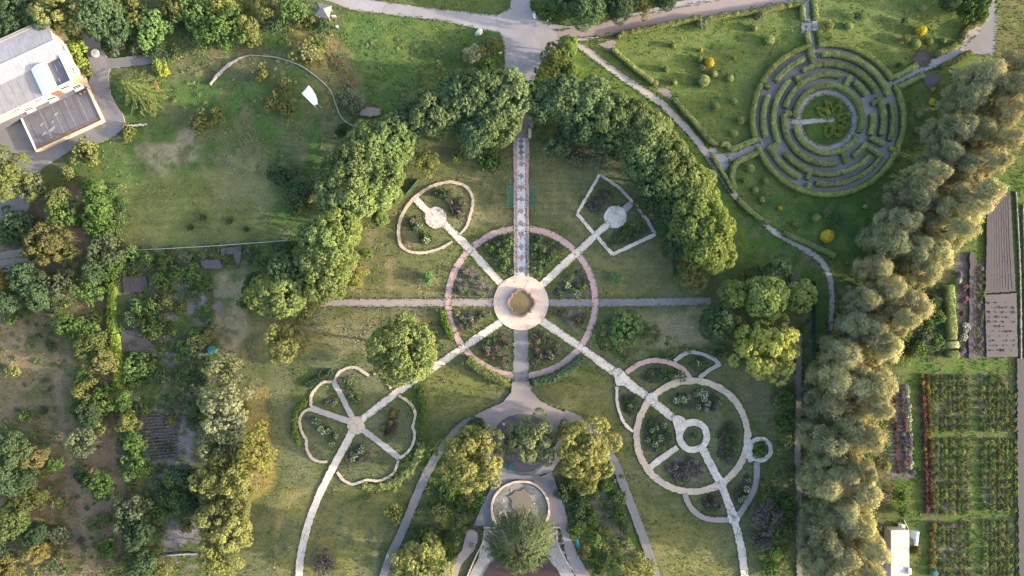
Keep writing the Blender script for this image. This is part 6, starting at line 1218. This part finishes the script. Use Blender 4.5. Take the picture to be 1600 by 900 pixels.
# local x runs along the south wall to the left edge, local -y is towards the back (north)
def HB_(m, x0, x1, y0, y1, z0, z1): return m.box(((x0+x1)/2, -(y0+y1)/2, (z0+z1)/2), (x1-x0, y1-y0, z1-z0))
m = MB(); HB_(m, 0, 26, 0, 11.8, -.1, 5.45); m.prism([(0, -4.85), (26, -4.85), (26, -11.8), (0, -11.8)], 5.45, 5.75)
m.add([(0,-4.85,5.75),(0,-7.4,6.25),(0,-11.8,5.55),(26,-4.85,5.75),(26,-7.4,6.25),(26,-11.8,5.55)], [(0,1,2),(3,5,4)]); m.build('wall', M['plaster'], t)
m = MB(); v = []
def slab(m, a, b, c, d, th=.1):
    tp = [a, b, c, d]; m.add(tp + [(p[0], p[1], p[2]-th) for p in tp], [(0,1,2,3),(7,6,5,4),(0,4,5,1),(1,5,6,2),(2,6,7,3),(3,7,4,0)])
slab(m, (-.25,-7.38,6.38), (-.25,-12.1,5.66), (26,-12.1,5.66), (26,-7.38,6.38)); slab(m, (26,-7.42,6.38), (26,-4.7,5.86), (-.25,-4.7,5.86), (-.25,-7.42,6.38))
r = m.build('roof', M['roofwhite'], t); m = MB(); m.box((12.9, -7.4, 6.42), (26.4, .3, .08)); m.build('ridge_cap', M['whitepaint'], r); m = MB(); m.box((13, -12.15, 5.6), (26.3, .14, .14)); m.build('gutter', M['wire'], r)
m = MB(); m.box((-.22, -9.6, 5.72), (.08, 4.7, .2)); m.box((-.22, -6.05, 5.75), (.08, 2.9, .2)); 
m = MB(); slab(m, (5.8,-4.68,5.8), (26,-4.68,5.8), (26,.22,5.57), (5.8,.22,5.57)); lr = m.build('lower_roof', M['roofgrid'], t); m = MB(); m.box((15.9, .28, 5.5), (20.4, .14, .14)); m.build('gutter', M['whitepaint'], lr)
m = MB(); m.box((1.55, -2.4, 5.48), (2.8, 4.5, .05)); tr = m.build('terrace_floor', M['roofdark'], t)
m = MB(); m.box((.1, -2.3, 5.77), (.2, 4.9, .64)); m.box((3.0, .06, 5.71), (5.7, .2, .5)); m.build('parapet', M['whitepaint'], t); 
for a, b in ((.9,3.9), (1.8,3.3), (2.2,1.0)): m = MB(); m.box((a, -b, 5.53), (.12, 1.1, .06)); m.build('duckboard', M['concrete'], tr)
m = MB(); HB_(m, 3.1, 5.7, .25, 4.6, 5.45, 5.95); d = m.build('dormer_wall', M['whitepaint'], t); m = MB(); n = 9
ar = [(2.9+2.95*i/(n-1), 5.95+.6*math.sin(PI*i/(n-1))**.9) for i in range(n)]
m.add([(x, .1, z) for x, z in ar] + [(x, -4.7, z) for x, z in ar], [(i, i+1, n+i+1, n+i) for i in range(n-1)] + [tuple(range(n))[::-1], tuple(range(n, 2*n))]); m.build('dormer_roof', M['canvas'], d)
m = MB(); m.box((4.4, .12, 5.95), (1.6, .05, .45)); m.build('dormer_window', M['glass'], d)
def window(parent, x, y, z, w, h, along='x', nm='window', sill=True):
    m = MB(); dx, dy = (w, .06) if along == 'x' else (.06, w); out = .04
    cx, cy = (x, y+out) if along == 'x' else (x-out, y); m.box((cx, cy, z), (dx+.16 if along == 'x' else .05, .05 if along == 'x' else dy+.16, h+.16)); f = m.build(nm, M['whitepaint'], parent)
    for k in (-1, 0, 1):
        m = MB(); o = .03
        if along == 'x': m.box((x+k*w/3, y+out+o, z), (w/3-.08, .02, h-.04))
        else: m.box((x-out-o, y+k*w/3, z), (.02, w/3-.08, h-.04))
        m.build('pane', M['glass'], f)
    if sill:
        m = MB()
        if along == 'x': m.box((x, y+.26, z-h/2-.12), (w+.3, .42, .07))
        else: m.box((x-.2, y, z-h/2-.12), (.34, w+.3, .07))
        m.build('sill', M['whitepaint'], f)
for x in (2.2, 7.6, 12.2): window(t, x, 0, 4.75, 1.5, .95)
for x in (.9, 6.0, 10.6): window(t, x, 0, 3.25, 1.5, .95)
m = MB(); m.box((4.3, .05, 3.7), (1.5, .08, 2.2)); m.build('shutter', M['brownwood'], t)
for y in (-2.6, -7.2): window(t, 0, y, 3.7, 1.3, 1.1, 'y')
m = MB(); HB_(m, -.03, 26, -.04, .02, -.1, 2.75); m.build('plinth', M['darkplaster'], t)
# annex: low flat-roofed block in front of the house, slightly narrower
an = tag(empty('annex', (hb[0], hb[1], 0), ang), uniq('low annex with dark felt flat roof and cream coping below the house'), 'annex')
m = MB(); HB_(m, .05, 13.6, -6.8, -.06, -.1, 1.25); m.build('wall', M['plaster'], an); m = MB(); HB_(m, .25, 13.4, -5.8, -.07, 1.25, 1.3); m.build('flat_roof', M['roofdark'], an)
m = MB(); HB_(m, .2, 13.45, -6.55, -5.85, 1.25, 1.34); m.build('roof_edge_strip', M['brownwood'], an)
m = MB(); HB_(m, .0, 13.65, -6.9, -6.58, 1.25, 1.5); HB_(m, -.02, .2, -6.58, -.1, 1.25, 1.5); m.build('coping', M['capstone'], an); m = MB(); HB_(m, 13.45, 13.7, -6.58, -.1, 1.25, 1.46); m.build('coping', M['whitepaint'], an)
for i in range(1, 5): m = MB(); HB_(m, i*2.5-.03, i*2.5+.03, -5.7, -.3, 1.3, 1.33); m.build('roof_seam', M['rubble'], an)
for x, y, w in ((9.2,4.2,1.2),(7.4,2.0,.8),(8.6,3.0,.5),(11,4.4,1.),(10.6,2.6,.8)): m = MB(); m.box((x, y, 1.322), (w, w*.35, .02), .3); m.build('roof_patch', M['rubble'], an)
for x in (.8, 1.7): m = MB(); m.lathe([(.14, 1.3), (.14, 1.7), (.2, 1.72), (.2, 1.78), (0, 1.85)], (x, .6, 0), 12); m.build('roof_vent', M['bark'], an)
m = MB(); 
# ------------------------------------------------------------------ shed with pinkish roof
k = (H-2.6)/H; a = Vector(W2((1393, 829)))*k; b = Vector(W2((1421, 829)))*k; w = b.x - a.x
t = tag(empty('shed', (a.x, a.y, 0)), uniq('long shed with pinkish white roof below the windbreak'), 'shed')
m = MB(); m.box((w/2, -7.2, 1.2), (w-.1, 14.2, 2.5)); m.build('wall', M['stonewall'], t); m = MB(); slab(m, (-.1,.1,2.62), (-.1,-14.6,2.62), (w+.05,-14.6,2.5), (w+.05,.1,2.5)); r = m.build('roof', M['roofshed'], t)
for y, ww in ((-1.6,1.0),(-4.1,.9),(-6.9,1.1)): m = MB(); m.box((w*.42, y, 2.6), (ww*1.2, .7, .02), .05); m.build('roof_patch', M['whitepaint'], r)
m = MB(); m.box((w+.02, -3.0, 1.0), (.06, .9, 2.0)); m.build('door', M['brownwood'], t); m = MB(); m.box((w-.05, -7.4, 2.75), (.5, 1.1, .35)); m.build('vent_box', M['whitepaint'], t)
t = thing('cold_frame', (1427, 838), 'rounded blue-grey plastic cold frame beside the shed roof', 'cold frame', 0, -.12); n = 9; ar = [(-.75*math.cos(PI*i/(n-1)), 1.1*math.sin(PI*i/(n-1))) for i in range(n)]
m = MB(); m.add([(x, -1.2, z) for x, z in ar] + [(x, 1.2, z) for x, z in ar], [(i, i+1, n+i+1, n+i) for i in range(n-1)] + [tuple(range(n)), tuple(range(n, 2*n))[::-1]]); m.build('cover', M['bluegrey'], t); m = MB(); m.box((0, -1.35, .3), (1.4, .3, .6)); m.build('end_box', M['whitepaint'], t)
for px, py, rz, lb in ((1401, 826, .05, 'white crate beside the shed top, nearer the poplars'), (1407, 821, -.1, 'white crate beside the shed top, nearer the green shrub')):
    t = thing('crate', (px, py), lb, 'crate', 0, rz); m = MB(); W_, D_, h_ = 1.1, .7, .55
    m.box((0, 0, .05), (W_, D_, .06)); [m.box((0, s*D_/2, .3), (W_, .05, h_)) for s in (-1, 1)]; [m.box((s*W_/2, 0, .3), (.05, D_-.05, h_)) for s in (-1, 1)]; m.build('crate_box', M['whitepaint'], t); m = MB(); m.box((.15, 0, .595), (.6, D_*.9, .03)); m.build('crate_lid', M['bluegrey'], t)
t = thing('rain_barrel', (1457, 893), 'teal rain barrel at the bottom of the grass lane', 'barrel'); m = MB(); m.lathe([(.5, 0), (.6, .5), (.5, 1.0), (.42, 1.02)], n=20); m.build('barrel_body', M['tarp'], t); m = MB(); m.lathe([(.5, 1.03), (.5, 1.08), (0, 1.1)], n=20); m.build('barrel_lid', M['teal'], t)
# timber edging poles and cold rails
for i, (pts, lb) in enumerate((([(212,198),(231,195)], 'fallen pale pole lying by the yard apron'), ([(1412,812),(1420,828)], 'thin pole leaning in the grass above the shed'), ([(1114,246),(1118,252)], 'short pale bar by the maze entrance'))):
    a, b = W2(pts[0]), W2(pts[1]); m = MB(); m.tube([(a[0], a[1], .08), (b[0], b[1], .12)], .06, 8); tag(m.build('pole', M['palebark']), uniq(lb), 'pole')
# ------------------------------------------------------------------ people
def skin_mesh(name, verts, edges, rad, mat, parent, root=0, sub=1):
    me = bpy.data.meshes.new(name); me.from_pydata(verts, edges, []); o = link(name, me)
    md = o.modifiers.new('s', 'SKIN'); md.use_smooth_shade = True
    for d, r in zip(me.skin_vertices[0].data, rad): d.radius = (r, r)
    me.skin_vertices[0].data[root].use_root = True
    o.modifiers.new('u', 'SUBSURF').levels = sub
    dg = bpy.context.evaluated_depsgraph_get(); nm = bpy.data.meshes.new_from_object(o.evaluated_get(dg)); bpy.data.objects.remove(o)
    nm.materials.clear(); nm.materials.append(mat); return link(name, nm, parent)
SK = plain('skin', (.50,.31,.22), .6, .05)
def person(px, py, rz, label, shirt, trousers, hair, stride=.22, long_hair=False, z=None):
    t = tag(empty('person', (*W2((px, py)), _z[0] if z is None else z), rz), uniq(label), 'person')
    V = [(0,0,.95),(0,.0,1.15),(0,.0,1.36),(0,.0,1.5),(0,.02,1.60),(0,.03,1.70)]; E = [(0,1),(1,2),(2,3),(3,4),(4,5)]; Rr = [.13,.12,.14,.055,.095,.075]
    for s in (-1, 1):
        b = len(V); V += [(s*.10,0,.90),(s*.10,s*stride*.5+.03,.50),(s*.10,s*stride,.09),(s*.11,s*stride+.13,.045)]; E += [(0,b),(b,b+1),(b+1,b+2),(b+2,b+3)]; Rr += [.085,.06,.045,.04]
        b = len(V); V += [(s*.19,0,1.40),(s*.25,-s*stride*.3,1.13),(s*.26,-s*stride*.7+.08,.90),(s*.26,-s*stride*.7+.12,.83)]; E += [(2,b),(b,b+1),(b+1,b+2),(b+2,b+3)]; Rr += [.06,.045,.034,.035]
        h = len(V)-1
        for k, (dx, ln) in enumerate(((-.03,.075),(-.01,.085),(.012,.08),(.032,.062))):
            b = len(V); x, y, zz = V[h]; V += [(x+dx*.3, y+dx, zz-.035),(x+dx*.35, y+dx+.008, zz-.035-ln*.55),(x+dx*.3-s*.012, y+dx+.014, zz-.035-ln)]; E += [(h,b),(b,b+1),(b+1,b+2)]; Rr += [.010,.009,.008]
        b = len(V); x, y, zz = V[h]; V += [(x-s*.02, y+.045, zz-.005),(x-s*.03, y+.07, zz-.04)]; E += [(h,b),(b,b+1)]; Rr += [.011,.009]
    skin_mesh('body', V, E, Rr, SK, t)
    W_ = [(0,0,.93),(0,0,1.15),(0,0,1.38),(0,0,1.46)]; Ew = [(0,1),(1,2),(2,3)]; Rw = [.155,.145,.165,.085]
    for s in (-1, 1): b = len(W_); W_ += [(s*.20,0,1.40),(s*.25,-s*stride*.3,1.13),(s*.26,-s*stride*.6+.06,.95)]; Ew += [(2,b),(b,b+1),(b+1,b+2)]; Rw += [.078,.062,.052]
    skin_mesh('jacket', W_, Ew, Rw, shirt, t)
    W_ = [(0,0,1.0),(0,0,.9)]; Ew = [(0,1)]; Rw = [.15,.15]
    for s in (-1, 1): b = len(W_); W_ += [(s*.10,0,.84),(s*.10,s*stride*.5+.03,.50),(s*.10,s*stride,.13)]; Ew += [(1,b),(b,b+1),(b+1,b+2)]; Rw += [.10,.075,.062]
    skin_mesh('trousers', W_, Ew, Rw, trousers, t)
    skin_mesh('hair', [(0,-.03,1.62 if not long_hair else 1.45),(0,-.02,1.70),(0,.02,1.755)], [(0,1),(1,2)], [.075,.10,.07], hair, t, 1)
    m = MB()
    for s in (-1, 1): m.lathe([(.0,-.012),(.012,0),(0,.012)], (s*.035, .118, 1.655), 8)
    m.build('eyes', M['glass'], t); m = MB(); m.add([(-.014,.112,1.615),(.014,.112,1.615),(0,.112,1.655),(0,.142,1.618)], [(0,1,3),(1,2,3),(2,0,3),(0,2,1)]); m.build('nose', SK, t)
cl = lambda n, c: plain(n, c, .9, .1, 6)
person(806, 131, 2.6, 'person in dark clothes walking on the grey road stub', cl('dark_cloth', (.03,.03,.04)), cl('black_cloth', (.02,.02,.025)), cl('dark_hair', (.03,.02,.015)))
person(855, 37, 1.2, 'person in teal jacket standing by the grass island at the road', cl('teal_cloth', (.04,.26,.26)), cl('navy_cloth', (.03,.04,.08)), cl('black_hair', (.02,.015,.012)), .1)
person(782, 86, .3, 'person in white top at the meadow corner beside the road stub', cl('white_cloth', (.75,.75,.75)), cl('rose_cloth', (.45,.2,.25)), cl('brown_hair', (.1,.06,.03)), .12, True, 0)
person(787, 661, -1.0, 'person in pale pink jacket on the pink paving left of the willow', cl('pink_cloth', (.7,.5,.5)), cl('white_trousers', (.6,.6,.62)), cl('fair_hair', (.25,.17,.08)), .2, True)
t = thing('pushchair', (857, 41), 'small dark pushchair next to the person in teal', 'pushchair', _z[0]+.002, .4)
for x in (-.22, .22):
    for y in (-.28, .28): m = MB(); m.tube([(x-.02, y, .11), (x+.02, y, .11)], .11, 12); m.build('wheel', M['bark'], t)
m = MB(); m.box((0, .05, .5), (.42, .55, .28)); m.build('seat', M['teal'], t); m = MB(); m.tube([(-.2,-.2,.6),(-.2,-.5,1.0),(.2,-.5,1.0),(.2,-.2,.6)], .018, 6); m.tube([(-.2,.28,.12),(-.2,-.2,.6)], .018, 6); m.tube([(.2,.28,.12),(.2,-.2,.6)], .018, 6); m.build('frame', M['wire'], t)

# ------------------------------------------------------------------ sky, sun, camera
EL, AZ = math.radians(13), math.radians(-8)
w = bpy.data.worlds.new('World'); scene.world = w; w.use_nodes = True; nt = w.node_tree; bg = nt.nodes['Background']
sk = nt.nodes.new('ShaderNodeTexSky'); sk.sky_type = 'NISHITA'; sk.sun_disc = False; sk.sun_elevation = EL; sk.sun_rotation = math.pi/2 - AZ; sk.air_density = 1.0; sk.dust_density = 3.4; sk.ozone_density = .7
nt.links.new(sk.outputs[0], bg.inputs[0]); bg.inputs[1].default_value = .15
sun = bpy.data.lights.new('sun', 'SUN'); sun.energy = 2.35; sun.angle = math.radians(1.0); sun.color = (1, .90, .72)
so = bpy.data.objects.new('sun', sun); COL.objects.link(so); so.location = (60, 0, 60)
so.rotation_euler = Vector((math.cos(EL)*math.cos(AZ), math.cos(EL)*math.sin(AZ), math.sin(EL))).to_track_quat('Z', 'Y').to_euler()
cam = bpy.data.cameras.new('camera'); cam.sensor_width = 36; cam.lens = 36*H/(1600*S); cam.clip_start = .5; cam.clip_end = 6000
co = bpy.data.objects.new('camera', cam); COL.objects.link(co); co.location = (0, 0, H); co.rotation_euler = (0, 0, 0); scene.camera = co
scene.view_settings.view_transform = 'Standard'; scene.view_settings.look = 'None'; scene.view_settings.gamma = 1; scene.view_settings.exposure = 2.48
scene.render.engine = 'CYCLES'; scene.cycles.max_bounces = 6; scene.cycles.diffuse_bounces = 3; scene.cycles.use_denoising = True
